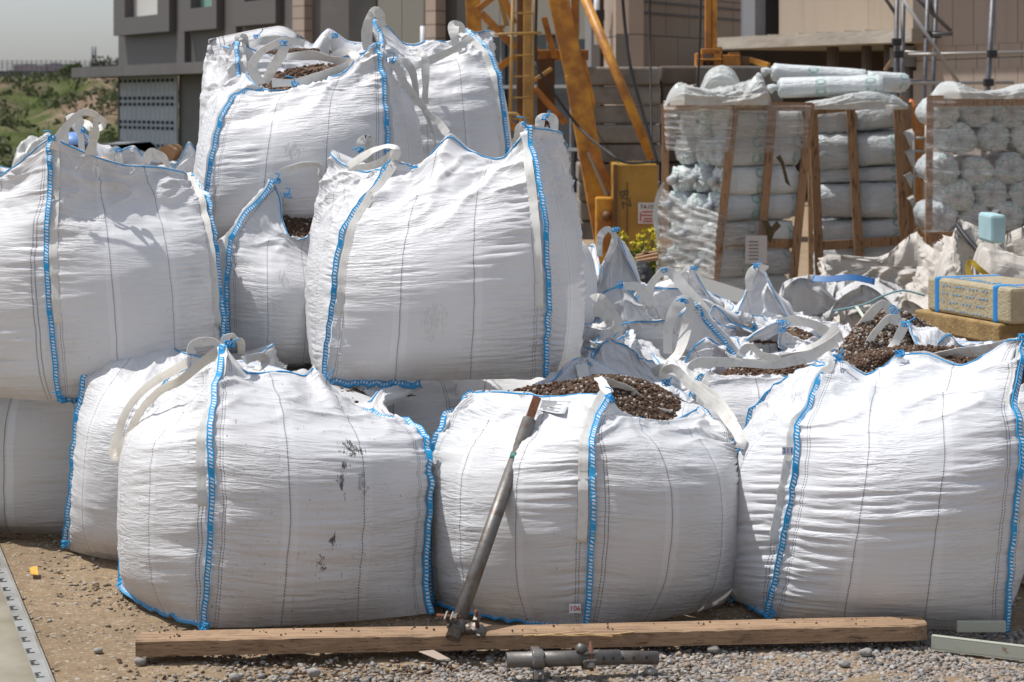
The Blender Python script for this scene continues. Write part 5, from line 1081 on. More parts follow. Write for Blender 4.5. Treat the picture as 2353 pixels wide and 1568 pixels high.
def roll(a,b_,r,label,group,seed,mat=ROLL,rz=1.0,tail=True,boxy=0.0):
    rng=np.random.default_rng(seed); a=np.array(a,float);b_=np.array(b_,float); t=(b_-a); L=np.linalg.norm(t);t/=L; sd=np.cross(t,[0,0,1]); sd/=np.linalg.norm(sd); up=np.cross(sd,t)
    n=26; prof=[(-.03,.06),(-.015,.35),(0,.72),(.02,.92),(.06,1.0),(.3,1.0),(.5,.985),(.7,1.0),(L-.06 if L>.3 else .9*L,1.0),(L-.02,.92),(L,.7),(L+.015,.35),(L+.03,.06)]
    fx=[0,0,0,.02,.06]; V=[];U=[]
    st_=[-.006,-.008,-.004,.012,.05]+[.06+(L-.12)*k/6 for k in range(1,6)]+[L-.05,L-.012,L+.004,L+.008,L+.006]
    rr=[.06,.35,.72,.93,1,1,.985,1,.99,1,1,.93,.72,.35,.06]; ph=rng.uniform(0,6)
    for i,(s,q) in enumerate(zip(st_,rr)):
        for k in range(n):
            g=2*PI*k/n; w=1+.05*math.sin(3*g+ph)+.03*rng.standard_normal()*(1 if 3<i<12 else .6)+ (.10*math.sin(9*g+ph) if q<.95 else 0)
            bx_=(abs(math.cos(g))**4+abs(math.sin(g))**4)**-.25; w*=1+(bx_-1)*boxy
            ss=s+(.012*math.sin(9*g+ph)*(1 if s<.1 else -1) if q<.9 else 0)
            V.append(a+t*ss+(sd*math.cos(g)+up*math.sin(g)*rz)*r*q*w); U.append((k/n,s if q>.95 else -(1-q)*.35))
    Fs=[(i*n+k,i*n+(k+1)%n,(i+1)*n+(k+1)%n,(i+1)*n+k) for i in range(len(st_)-1) for k in range(n)]+[tuple(range(n))[::-1],tuple((len(st_)-1)*n+k for k in range(n))]
    root=empty('insulation_roll',tuple(a),label,'insulation roll',group); m=MB(); m.add(V,Fs,U); m.build('roll_body',mat,root,smooth=True)
    if tail:
        m=MB(); pts=[a+t*(.01),a-t*.05+up*.01,a-t*.09-up*.01+sd*.02]; m.tube(pts,[.02,.035,.05],8); m.build('gathered_end',mat,root,smooth=True)
    return root
def film_mat(name,dens=.35,col=(.70,.68,.66)):
    m,nt,b=new_mat(name); n=N(nt); o=n('TexCoord').outputs['Object']
    h=n.noise(n.mapv(o,(3,3,34)),1,5,.65,.9); b.inputs['Base Color'].default_value=(*col,1); b.inputs['Roughness'].default_value=.16; b.inputs['Specular IOR Level'].default_value=.8
    n.L(n.bump(h,1,.05),b.inputs['Normal']); tr=n('BsdfTransparent'); mx=n('MixShader')
    k=n.ramp(h,[(.40,(dens*.55,)*3),(.55,(dens,)*3),(.66,(min(1,dens*2.0),)*3)])
    n.L(k,mx.inputs[0]); n.L(tr.outputs[0],mx.inputs[1]); n.L(b.outputs[0],mx.inputs[2]); n.L(mx.outputs[0],nt.nodes['Material Output'].inputs[0]); return m
FILM=film_mat('stretch film',.30,(.60,.58,.55)); FILM2=film_mat('loose stretch film',.50,(.74,.73,.70)); FILMB=film_mat('brownish stretch film',.45,(.46,.41,.36))
def quadfilm(name,grid,mat,parent,seed,amp=.02):
    """film sheet through a coarse grid of 3-D points, rippled"""
    G=np.array(grid,float); r,c,_=G.shape; R,Cn=40,50
    A=np.stack([crom(G[i],Cn) for i in range(r)]); B=np.stack([crom(A[:,j],R) for j in range(Cn)],1)
    rng=np.random.default_rng(seed); w=aniso(rng,R,Cn,.03,.03,1.5,7,5)
    B[...,1]-=amp*(w+1.2)
    idx=np.arange(R*Cn).reshape(R,Cn); Fq=np.stack([idx[:-1,:-1],idx[:-1,1:],idx[1:,1:],idx[1:,:-1]],-1).reshape(-1,4)
    V=B.reshape(-1,3); return arrmesh(name,V,Fq,mat,parent)
def board(mb,a,b_,w,t=.03): mb.bar(a,b_,w,t,(0,1,0)); return mb
# left crate
ORD=['first','second','third','fourth','fifth','sixth','seventh','eighth','ninth']
Zc=18.3; lc=empty('crate_frame',(X(1680,Zc),Zc,0),'leaning timber crate frame around the left stack of wrapped rolls','crate')
A=W(1684,640,Zc); rdir=np.array([X(1862,18.75)-X(1684,Zc),.45,0]); rdir/=np.linalg.norm(rdir); ldir=np.array([X(1530,19.0)-X(1684,Zc),.7,0]); lw=np.linalg.norm(ldir); ldir/=lw; rw=.90
def lean(z): return np.array([-.165*(1-z/1.92),0,0])*1.0
k=0
for row in range(7):
    for c in range(3):
        z=.13+row*.262; s=.13+c*.245; st0=np.array([A[0],A[1],0])+ldir*s+rdir*.02+lean(z)+np.array([0,0,z+(0.02*((row+c)%2))])
        pull=-.07*((row*3+c*5)%4)/3
        roll(st0+rdir*pull,st0+rdir*(rw-.03),.138,'bagged roll in the left crate, %s row up, %s from the front corner'%(ORD[row],ORD[c]),'rolls in the left crate',200+k,ROLL if (row+c)%2 else ROLL2,1.0,row in (1,2,3,4),.75 if c==0 else .3); k+=1
for q,(pt,pb) in enumerate((((1690,232),(1640,668)),((1777,234),(1742,655)),((1862,238),(1822,640)))):
    Zq=Zc+.2*q-.06; b=MB(); board(b,W(pt[0],pt[1],Zq),W(pb[0]-(pt[0]-pb[0])*.05,pb[1]+28,Zq),.078,.035); b.build('post',M['crate_wood'],lc)
for (pa,pb,py0,py1) in ((1686,1866,244,246),(1655,1826,556,560)):
    b=MB(); board(b,W(pa,py0,Zc+.02),W(pb,py1,Zc+.42),.085,.03); b.build('rail',M['crate_wood'],lc)
b=MB(); board(b,W(1527,244,19.0),W(1686,240,Zc+.0),.09,.03); b.build('rail',M['crate_wood'],lc); b=MB(); board(b,W(1523,560,19.0),W(1655,556,Zc+.02),.09,.03); b.build('rail',M['crate_wood'],lc)
b=MB(); board(b,W(1529,238,19.02),W(1528,640,19.02),.07,.03); b.build('post',M['crate_wood'],lc)
lf=[[W(1524,232,18.95),W(1600,236,18.6),W(1684,236,18.2)],[W(1526,290,18.95),W(1600,295,18.6),W(1680,300,18.2)],[W(1530,345,18.95),W(1600,350,18.6),W(1672,350,18.18)]]
quadfilm('film_wrap',lf,FILM2,lc,301)
lf=[[W(1522,430,18.85),W(1570,460,18.6),W(1650,490,18.1)],[W(1508,490,18.85),W(1570,520,18.55),W(1645,540,18.1)],[W(1508,560,18.85),W(1570,580,18.55),W(1642,600,18.1)],[W(1506,645,18.85),W(1570,655,18.55),W(1638,670,18.1)]]
quadfilm('film_wrap',lf,FILM2,lc,302,.03)
quadfilm('film_wrap',[[W(1686,238,18.15),W(1775,240,18.35),W(1864,243,18.58)],[W(1680,300,18.15),W(1770,303,18.35),W(1858,300,18.58)],[W(1673,358,18.15),W(1765,350,18.35),W(1852,345,18.58)]],FILMB,lc,303,.008)
quadfilm('film_wrap',[[W(1650,492,18.1),W(1710,500,18.25),W(1760,508,18.35)],[W(1645,530,18.1),W(1705,540,18.25),W(1752,552,18.35)],[W(1642,560,18.1),W(1700,580,18.25),W(1745,560,18.35)]],FILMB,lc,304,.008)
quadfilm('film_wrap',[[W(1642,590,18.08),W(1740,590,18.3),W(1825,585,18.55)],[W(1640,620,18.08),W(1735,620,18.3),W(1822,620,18.55)],[W(1636,660,18.08),W(1730,660,18.3),W(1818,660,18.55)]],FILM,lc,305,.008)
b=MB(); b.ribbon(crom([W(1525,420,18.7),W(1512,450,18.7),W(1505,500,18.72),W(1512,540,18.7),W(1508,560,18.75)],20),[.02+.025*math.sin(i/19*PI) for i in range(20)],.004); b.build('loose_film_strip',PLAS,lc,smooth=True)
b=MB(); c=W(1736,573,18.2); b.box(c[0]-.10,c[0]+.10,c[1]-.06,c[1]-.04,c[2]-.13,c[2]+.13); lt=b.build('shipping_label',simple('label white',(.46,.43,.42),.4),lc); b=MB()
for r in range(6): b.box(c[0]-.07,c[0]+.02+.01*((r*5)%5),c[1]-.064,c[1]-.061,c[2]-.09+r*.032,c[2]-.083+r*.032)
b.build('label_lines',DRK,lt)
for (pts,lab) in (([(1778,362),(1790,378),(1800,420),(1812,430),(1806,412),(1796,372),(1788,356)],'a'),([(1740,506),(1752,515),(1758,550),(1765,560),(1775,535),(1790,520),(1780,508),(1768,522),(1760,508)],'b')):
    pts=[(x+5,y) for x,y in pts]; n_=len(pts); b=MB(); V=[W(x,y,18.22+.0013*(x-1700)) for x,y in pts]; V+= [v+np.array([0,.012,0]) for v in V]
    b.add(V,[tuple(range(n_)),tuple(range(2*n_-1,n_-1,-1))]+[(i,i+n_,(i+1)%n_+n_,(i+1)%n_) for i in range(n_)]); b.build('torn_opening',simple('wool showing '+lab,(.10,.075,.035),.95,0,20,(.06,.045,.02)),lc)
# middle crate
mc=empty('crate_frame',(X(1970,19.4),19.4,0),'timber crate frame around the middle stack of printed rolls','crate'); Zm=19.2
ys_=[(275,.2),(346,.25),(402,.12),(461,.25),(533,.2),(600,.2)]
for row,(py,_) in enumerate(ys_):
    for c,(pa,pb) in enumerate(((1873,1963),(1966,2068))):
        rr_=(.125,.165,.075,.165,.12,.16)[row]; tl=[-8,-5,-2,0,-6,0][row]
        a=W(pa+row*2,py+tl*(c==0)*-.6,Zm+.27); e=W(pb+row*2,py+tl*(c==1)*1.6,Zm+.22)
        roll(a-np.array([.02,0,0]),e+np.array([.0,0,0]),rr_*1.04,'printed roll in the middle crate, %s row from the top, %s half'%(ORD[row],('left','right')[c]),'rolls in the middle crate',260+row*2+c,ROLL,1.0,False,.9)
for (pt,pb,w_) in (((1868,250),(1884,640),.085),((1954,236),(1977,640),.085),((2064,228),(2082,620),.10),((2086,235),(2090,560),.08)):
    b=MB(); board(b,W(pt[0],pt[1],Zm-.02+(.25 if pt[0]>2080 else 0)),W(pb[0],pb[1],Zm-.02+(.25 if pt[0]>2080 else 0)),w_,.035); b.build('post',M['crate_wood'],mc)
for (a,e) in (((1866,254),(2078,232)),((1880,566),(2075,553))):
    b=MB(); board(b,W(*a,Zm+.02),W(*e,Zm+.02),.09,.03); b.build('rail',M['crate_wood'],mc)
for r in range(4):
    zz=.24+r*.46; roll((X(1875,Zm+.7),Zm+.68,zz),(X(2070,Zm+.7),Zm+.68,zz),.23,'long roll in the shaded rear of the middle crate, %s from the bottom'%ORD[r],'rolls in the middle crate',290+r,ROLL,1.0,False,.9)
b=MB(); board(b,W(1866,256,Zm+.9),W(1868,640,Zm+.9),.09,.03); b.build('post',M['crate_wood'],mc)
for q,(x,y,s) in enumerate(((2092,300,1),(2094,345,.9),(2092,400,.8),(2098,452,.7))):
    b=MB(); b.ribbon([W(x-8,y,19.1),W(x-2,y+8*s,19.05),W(x,y+26*s,19.05),W(x+2,y+42*s,19.08)],[.10*s,.09*s,.05*s,.01],.004); b.build('film_tatter',PLAS,mc,smooth=True)
# right crate
Zr=17.6; rc=empty('crate_frame',(X(2260,Zr),Zr,0),'film-wrapped timber crate frame around the right stack of rolls','crate'); k=0
for row in range(6):
    n_=4; 
    for c in range(n_):
        px=2168+c*78+(39 if row%2 else 0)-(5 if row>2 else 0); py=(262,318,392,446,500,566)[row]+((k*7)%5-2)*2
        if row==0: py=258
        a=W(px,py,Zr+.02*((k*3)%4)); roll(a,a+np.array([.05,.75,0]),.150,'round roll end in the right crate, %s row down, %s from the left'%(ORD[row],ORD[c]),'rolls in the right crate',300+k,ROLL if k%3 else ROLL2,.95,False); k+=1
b=MB(); board(b,W(2130,233,Zr-.12),W(2440,229,Zr-.12),.10,.03); b.build('rail',M['crate_wood'],rc)
b=MB(); board(b,W(2137,238,Zr-.15),W(2133,600,Zr-.15),.06,.03); b.build('post',M['crate_wood'],rc)
b=MB(); board(b,W(2136,545,Zr-.10),W(2440,541,Zr-.10),.09,.03); b.build('rail',M['crate_wood'],rc)
quadfilm('film_wrap',[[W(2128,224,Zr-.2),W(2260,226,Zr-.24),W(2430,224,Zr-.2)],[W(2128,330,Zr-.2),W(2260,330,Zr-.26),W(2430,330,Zr-.2)],[W(2122,420,Zr-.2),W(2260,420,Zr-.28),W(2430,420,Zr-.2)],[W(2120,535,Zr-.2),W(2260,530,Zr-.26),W(2430,535,Zr-.2)]],FILM,rc,310,.012)
# things on the crates
heap('plastic_bag',[(1600,236),(1612,205),(1616,180),(1632,158),(1655,149),(1675,153),(1690,172),(1700,196),(1712,236)],18.9,.5,PLAS,'rounded white plastic bag on top of the left crate','plastic bag',111,zb=zat(236,18.9),crump=.02,nx=60)
heap('plastic_sheet',[(1532,240),(1545,205),(1560,186),(1590,196),(1615,205),(1650,206),(1690,196),(1725,186),(1746,165),(1758,176),(1762,205),(1768,238)],18.5,.8,PLAS,'draped crinkled film sheet over the top of the left crate','plastic sheet',112,zb=zat(242,18.5),crump=.03,nx=180)
for q,(a,e,r_,lab) in enumerate((((1775,166,19.6),(1990,181,19.5),.098,'long bagged roll lying topmost on the middle crate'),((1790,203,19.1),(2030,196,19.0),.105,'long bagged roll lying in front of the topmost one on the middle crate'),((1990,185,19.7),(2080,190,19.9),.105,'short bagged roll end at the right on top of the middle crate'))):
    roll(W(*a),W(*e),r_,lab,None,330+q,ROLL2,.95,True)
heap('plastic_sheet',[(1820,250),(1850,232),(1900,226),(1960,214),(2020,208),(2062,216),(2090,240)],18.95,.5,PLAS,'flat white film spread under the rolls on the middle crate','plastic sheet',113,zb=zat(252,18.95),crump=.02,nx=90)
heap('plastic_sheet',[(2140,226),(2155,200),(2175,188),(2215,198),(2262,206),(2310,200),(2335,190),(2400,190),(2440,226)],17.7,.8,PLAS,'glossy wrapped film bulging over the top of the right crate','plastic sheet',114,zb=zat(228,17.7),crump=.02,nx=100)
b=MB(); b.bar(W(2033,163,19.5),W(2048,140,19.5),.03,.03); tag(b.build('stub_stick',M['wood']),'short pinkish stick poking up from the rolls on the middle crate','stick')
# barrier and ladder between crates
OR=simple('orange mesh',(.36,.15,.03),.7,0,30,(.22,.09,.02)); b=MB(); Z=22.5
for q in range(9): px=2086+q*5; b.bar(W(px,245,Z),W(px,560,Z),.02,.01)
for q in range(40): py=262+q*7.5; b.bar(W(2086,py,Z+.01),W(2128,py,Z+.01),.016,.01)
b.box(X(2084,Z),X(2130,Z),Z+.05,Z+.09,zat(560,Z),zat(320,Z)); tag(b.build('barrier_mesh',OR),'orange brown mesh barrier standing between the middle and right crates','barrier')
b=MB(); Z=20.8
b.tube([W(2098,305,Z),W(2100,520,Z)],.018,6); b.tube([W(2130,255,Z),W(2122,500,Z)],.018,6)
for py in (318,348,395,405,470): b.tube([W(2098,py,Z),W(2127,py,Z)],.018,6)
b.tube([W(2098,500,Z),W(2125,540,Z)],.014,6); b.tube([W(2126,490,Z),W(2100,540,Z)],.014,6); tag(b.build('step_ladder',SCL,smooth=True),'narrow metal ladder standing between the middle and right crates','ladder')
b=MB(); b.tube([W(2094,300,23),W(2094,228,23)],[.12,.02],12); tag(b.build('traffic_cone',simple('cone orange',(.55,.14,.02),.5),smooth=True),'orange pointed cone glimpsed between the middle and right crates','cone')
# wrapped wool pack on wool boards
def wool(name,col,c2): return simple(name,col,.95,0,14,c2,60,.7,.01)
WPM=wool('pack film over wool',(.46,.39,.25),(.38,.31,.19)); WPM.node_tree.nodes['Principled BSDF'].inputs['Roughness'].default_value=.3
def quadbox(mb,pf,z0,z1,dep,dirv):
    a,b_=pf; a=np.array(a);b_=np.array(b_); dv=np.array(dirv)*dep; q=[a,b_,b_+dv,a+dv]
    return mb.hexa([(p[0],p[1],z0) for p in q]+[(p[0],p[1],z1) for p in q])
A_=np.array([X(2130,11.2),11.2]); B_=np.array([X(2322,10.45),10.45]); dd=(B_-A_)/np.linalg.norm(B_-A_); nrm_=np.array([-dd[1],dd[0]]); z0p,z1p=zat(713,11.2),zat(635,11.2)
wp_=empty('wrapped_pack',(A_[0],A_[1],z0p),'film-wrapped yellow mineral wool pack with blue bands at the right','insulation pack')
quadbox(MB(),(A_,B_),z0p,z1p,.42,nrm_).build('pack_body',WPM,wp_,bevel=.018)
BLU=simple('blue tape',(.01,.23,.58),.4)
for s in (.10,.80):
    p=A_+(B_-A_)*s; q=p+dd*.045; quadbox(MB(),(p-nrm_*.004,q-nrm_*.004),z0p-.002,z1p+.004,.43,nrm_).build('tape_band',BLU,wp_,bevel=.01)
PBL=simple('faint blue print',(.16,.36,.58),.5); b=MB()
for r in range(4):
    for c in range(14):
        p=A_+(B_-A_)*(.2+.04*c)-nrm_*.003; 
        if (r*5+c*3)%4: b=MB(); quadbox(b,(p,p+dd*.016),z0p+.02+r*.045,z0p+.027+r*.045,.004,nrm_); b.build('print_line',PBL,wp_)
for c in range(30):
    p=A_+(B_-A_)*(.06+.03*c)+nrm_*.06
    if c%3: b=MB(); quadbox(b,(p,p+dd*.02),z1p+.0005,z1p+.003,.02+.02*(c%4),nrm_); b.build('print_line',PBL,wp_)
WB=wool('raw wool board',(.36,.24,.10),(.24,.15,.06))
for r in range(6):
    off=((0,0),(.10,.05),(.02,.02),(.12,.02),(.05,.05),(.1,0))[r]; a=A_-dd*(.09-off[0])+nrm_*off[1]-nrm_*.03; e=B_+dd*(-.06+off[0])-nrm_*.03+nrm_*off[1]
    zt=z0p-.003-r*.116; o=quadbox(MB(),(a,e),max(zt-.113,0),zt,.45,nrm_).build('wool_board',WB,bevel=.012)
    tag(o,['rough mineral wool board directly under the wrapped pack','mineral wool board second below the wrapped pack','mineral wool board third below the wrapped pack','mineral wool board fourth below the wrapped pack','mineral wool board fifth below the wrapped pack','bottom mineral wool board on the ground below the wrapped pack'][r],'wool board','stacked wool boards')
# leaning grey board
b=MB(); P=[W(1607,634,13.2),W(1714,668,12.7),W(1712,700,12.2),W(1606,672,12.6)]; V=P+[p-np.array([0,.0,.035]) for p in P]; b.add(V,[(0,1,2,3)[::-1],(4,5,6,7),(0,1,5,4),(1,2,6,5),(2,3,7,6),(3,0,4,7)]); 
gb=tag(b.build('grey_panel',simple('grey board',(.22,.215,.20),.5)),'flat grey board lying slanted between the bags and the left crate','panel')
b=MB(); b.box(X(1610,12.9),X(1700,12.7),12.3,12.9,0,zat(712,12.7)); tag(b.build('timber_block',simple('dark grey block',(.10,.09,.085),.8),bevel=.02),'dark block supporting the slanted grey board','block')  # even dark grey tone on the supporting block
# weeds by the crane box
wr=empty('flowering_weed',(X(1470,20),20,0),'green weeds with small yellow flowers at the foot of the ochre box','weed')
rg=np.random.default_rng(31); cs=[];fl=[]; stm=MB()
for q in range(60):
    px=rg.uniform(1432,1512); h=rg.uniform(.25,.62); x=X(px,20)+rg.normal(0,.02); y=20+rg.uniform(-.3,.3); e=(x+rg.normal(0,.06),y,h); stm.tube([(x,y,0),((x+e[0])/2+.02,y,h*.6),e],.006,4)
    cs+=[(x,y,h*.3),(x,y,h*.6)]; fl.append(e); fl.append((e[0]+rg.normal(0,.04),e[1],e[2]-.06))
stm.build('stems',simple('stem green',(.07,.11,.02)),wr); leaves('leaves',cs,[.09]*len(cs),14,.035,leaf_mat('weed leaf',[(0,(.05,.09,.015)),(1,(.12,.18,.03))]),wr,5); leaves('flowers',fl,[.03]*len(fl),7,.02,simple('yellow petals',(.62,.52,.02)),wr,6)
b=MB(); b.bar(W(1462,596,17.5),W(1512,585,17.5),.10,.03); b.bar(W(1462,603,17.4),W(1512,594,17.4),.10,.03); b.bar(W(1462,590,17.8),W(1512,579,17.8),.10,.03); b.bar(W(1478,577,17.8),W(1500,590,17.8),.1,.03); tag(b.build('board_pile',M['wood']),'few thin boards left of the left crate','boards')
heap('black_tarp',[(1450,640),(1456,600),(1475,592),(1495,594),(1506,610),(1515,640)],16.9,.7,simple('black tarp',(.02,.02,.022),.35,0,4,(.05,.048,.045)),'bunched black tarp below the thin boards','tarp',121,crump=.04,nx=50)
heap('rag_sheet',[(1440,690),(1480,668),(1520,655),(1560,650),(1600,658),(1640,690)],13.9,.7,PLAS,'crinkled clear film lying behind the bag field','plastic sheet',122,crump=.04,nx=80)
# far left yard things
heap('pale_wrapping',[(40,345),(48,325),(62,320),(75,332),(92,312),(108,320),(120,345),(150,352)],14.5,.9,PLAS,'pale pointed wrapping far behind the upper left bag','wrapping',131,zb=0,crump=.05,nx=60)
hb=empty('sun_tent',(X(172,30),30,0),'blue domed tent seen behind the tied loop','tent'); rng2=np.random.default_rng(2); b=MB()
n_=24; V=[];U=[]
for i in range(9):
    for k in range(n_):
        a=i/8*PI/2; g=2*PI*k/n_; V.append((X(172,30)+.30*math.cos(a)*math.cos(g),30+.30*math.cos(a)*math.sin(g),zat(332,30)+.19*math.sin(a))); U.append((k/n_,a))
b.add(V,[(i*n_+k,i*n_+(k+1)%n_,(i+1)*n_+(k+1)%n_,(i+1)*n_+k) for i in range(8) for k in range(n_)],U); b.build('dome',simple('tent blue',(.10,.22,.55),.4,0,3,(.22,.38,.65)),hb,smooth=True)
b=MB(); b.box(X(158,30),X(205,30),29.8,30.4,0,zat(332,30)); b.build('base',simple('tent base',(.10,.12,.22),.6),hb,bevel=.03)
cv=empty('parked_car',(X(262,34),34,0),'pale car roof just visible beside the perforated screen','car')
x0,x1=X(222,34),X(322,34); zt=zat(330,34); y0=33.4; b=MB()
prof=[(x0-1.0,.35),(x0-1.0,.75),(x0-.3,.85),(x0+.25,zt-.02),(x0+.5,zt),(x1-.6,zt),(x1+.2,.95),(x1+.8,.85),(x1+.85,.35)]
n9=len(prof); V=[(p[0],y0,p[1]) for p in prof]+[(p[0],y0+1.6,p[1]) for p in prof]
b.add(V,[tuple(range(n9))[::-1],tuple(range(n9,2*n9))]+[(i,(i+1)%n9,(i+1)%n9+n9,i+n9) for i in range(n9)]); b.build('body',simple('car paint pale',(.38,.40,.42),.25,.3),cv,bevel=.06)
b=MB(); b.add([(x0+.02,y0-.012,.9),(x0+.35,y0-.012,zt-.07),(x1-.62,y0-.012,zt-.07),(x1-.1,y0-.012,.9),(x0+.02,y0-.002,.9),(x0+.35,y0-.002,zt-.07),(x1-.62,y0-.002,zt-.07),(x1-.1,y0-.002,.9)],[(0,1,2,3),(7,6,5,4),(0,4,5,1),(1,5,6,2),(2,6,7,3),(3,7,4,0)]); b.build('side_window',GLS,cv)
for x in (x0-.35,x1+.15): MB().tube([(x,y0-.01,.32),(x,y0+.2,.32)],.32,18).build('wheel',M['black'],cv,smooth=True)
dr=empty('cable_drum',(X(383,15),15,0),'round wooden cable drum standing behind the upper left bag','cable drum'); z=zat(352,15)
for dy in (0,.35): MB().tube([(X(383,15),15+dy,z),(X(383,15),15.04+dy,z)],.062,24).build('flange',simple('drum wood %d'%(dy*10),(.40,.24,.12),.8,0,6,(.30,.17,.08)),dr,smooth=False)
MB().tube([(X(383,15),15.04,z),(X(383,15),15.35,z)],.035,16).build('core',M['wood'],dr); b=MB(); b.box(X(372,15),X(394,15),14.95,15.5,0,z-.06); b.build('stand',M['wood'],dr)
b=MB(); c=W(238,369,10.9); V0,F0=ICO1; b.add(V0*.022+c,[tuple(f) for f in F0]); tag(b.build('orange_ball',simple('bright orange',(.8,.28,.01),.4),smooth=True),'small bright orange float behind the rim of the upper left bag','float')
# ------------------------------------------------------------------ foreground timber and tubes
pk=np.array([X(312,6.64),6.70]); 
def plank():
    n=90; xs=np.linspace(X(312,6.66),X(2132,6.86),n); rng=np.random.default_rng(44); ch=np.cumsum(rng.standard_normal(n))*.0006; ch-=np.linspace(0,ch[-1],n)
    V=[];U=[]
    for i,x in enumerate(xs):
        s=i/(n-1); yf=6.655+.20*s+.0; yb=yf+.115; zt=.078+.002*math.sin(s*9); zb=.022
        nick=.003 if rng.random()<.12 else 0
        if .50<s<.60: nick=.007*math.sin((s-.5)/.1*PI)
        if s>.985: yf+=.02*(s-.985)/.015
        prof=[(yf,zb),(yf-.001,zt-.006-nick),(yf+.006+nick,zt-.0005),(yf+.05,zt+.0008*rng.standard_normal()),(yb-.005,zt),(yb,zt-.005),(yb,zb)]
        for (y,z) in prof: V.append((x,y,z)); U.append((x,z))
    k=7; Fs=[(i*k+j,(i+1)*k+j,(i+1)*k+(j+1)%k,i*k+(j+1)%k) for i in range(n-1) for j in range(k)]+[tuple(range(k)),tuple((n-1)*k+j for j in range(k))[::-1]]
    root=empty('timber_plank',(xs[0],6.7,0),'long weathered timber plank lying in front of the bags','plank'); m=MB(); m.add(V,Fs,U); m.build('plank_board',wood_mat('plank timber',(.42,.28,.17),(.25,.16,.10),(1.2,34,34),.5),root)
    sp=MB(); 
    for q in range(14):
        x=xs[0]+(xs[-1]-xs[0])*rng.uniform(.48,.62); s=(x-xs[0])/(xs[-1]-xs[0]); y=6.65+.2*s; L=rng.uniform(.04,.13); sp.bar((x,y-.004,.070),(x+L,y+rng.uniform(-.02,.012),.072+rng.uniform(-.008,.01)),.004,.002)
    sp.build('splinter',simple('fresh splinter',(.62,.42,.2),.7),root)
    cm=MB()
    for q in range(70):
        s=rng.uniform(0,1); x=xs[0]+(xs[-1]-xs[0])*s; y=6.66+.2*s+rng.uniform(.01,.10); c=np.array([x,y,.081]); V0,F0=ICO0; cm.add(V0*rng.uniform(.0015,.005)+c,[tuple(f) for f in F0])
    cm.build('crumbs',simple('soil crumbs',(.07,.05,.035),.9),root)
plank()
def coupler(parent,c,axis,R,mat,spread=1,seed=0,openc=True,th0=0):
    """scaffold coupler: clamp band, lugs, bolt with nut, and an open second jaw"""
    a=Vector(axis).normalized(); u=a.cross(Vector((0,1,0))).normalized() if abs(a.y)<.9 else a.cross(Vector((1,0,0))).normalized(); v=a.cross(u); c=Vector(c)
    if th0: 
        r=Matrix.Rotation(th0,3,a); u=r@u; v=r@v
    def P(r,t,h=0): return c+u*r*math.cos(t)+v*r*math.sin(t)+a*h
    def band(cen,r,t0,t1,w,th,nm,shift=0):
        m=MB(); n=22; V=[]
        for i in range(n+1):
            t=t0+(t1-t0)*i/n; ww=w*(1+.12*math.sin(i*1.3))
            for (rr,h) in ((r,-ww/2),(r+th,-ww/2*.8),(r+th*1.1,0),(r+th,ww/2*.8),(r,ww/2)): V.append(cen+u*rr*math.cos(t)+v*rr*math.sin(t)+a*(h+shift))
        k=5; Fs=[(i*k+j,(i+1)*k+j,(i+1)*k+(j+1)%k,i*k+(j+1)%k) for i in range(n) for j in range(k)]+[tuple(range(k)),tuple(n*k+j for j in range(k))[::-1]]
        m.add(V,Fs); return m.build(nm,mat,parent,smooth=False,bevel=.002)
    band(c,R+.001,.2,5.9,.042,.008,'clamp_band')
    m=MB(); p0=P(R+.012,.0); p1=P(R+.045,.0); m.bar(p0-v*.012,p1-v*.012,.034,.009,tuple(v)); m.bar(p0+v*.012,p1+v*.012,.034,.009,tuple(v)); m.build('lug',mat,parent,bevel=.003)
    m=MB(); q=P(R+.036,0); m.tube([q-v*.05,q+v*.045],.0065,8); m.build('bolt',M['rust'] if seed%2 else mat,parent,smooth=True); m=MB(); m.tube([q+v*.018,q+v*.034],.0135,6); m.build('nut',mat,parent)
    if openc:
        c2=P(R+.045,PI*.62); band(c2,.024,-.6,2.5,.036,.010,'open_jaw'); band(c2,.026,3.1,5.3,.032,.009,'open_jaw',.004)
        m=MB(); e=c2+u*.03+v*.018; m.tube([e-a*.0+u*0,e+u*.055+a*.03+v*.01],.0075,8); m.build('bolt',M['rust'],parent,smooth=True); m=MB(); e2=e+u*.03+a*.016+v*.006; m.tube([e2-a*.012,e2+a*.012],.0135,6); m.build('nut',mat,parent)
        m=MB(); m.tube([P(R,PI*.62),c2],[.02,.014],8); m.build('swivel_pin',mat,parent,smooth=True)
lp=empty('scaffold_tube',tuple(W(1040,1468,6.72)),'rust-stained scaffold tube leaning against the front middle bag','scaffold tube')
pA=Vector(W(1040,1468,6.71)); pB=Vector(W(1216,965,7.25)); pC=Vector(W(1244,908,7.30)); dv_=(pB-pA).normalized()
MB().ring(pA,pB,.0255,.0215,20).build('outer_tube',M['steel'],lp,smooth=True)
MB().bar(pB-dv_*.25,pB+dv_*.098,.031,.022,(0,1,0)).build('inner_bar',M['rust'],lp,bevel=.002)
pp_=pA+(pB-pA)*.81; MB().ring(pp_-dv_*.013,pp_+dv_*.013,.0262,.0256,20).build('paint_band',M['greenpaint'],lp,smooth=True)
coupler(lp,pA+dv_*.05,dv_,.0255,M['steel'],seed=1,th0=.9)
ht=empty('scaffold_tube',tuple(W(1160,1508,6.5)),'short scaffold tube with two couplers lying on the gravel','scaffold tube')
zt_=.052; tA=Vector((X(1163,6.47),6.47,zt_+.012)); tM=Vector((X(1425,6.50),6.53,zt_+.004)); tB=Vector((X(1514,6.50),6.55,zt_-.004))
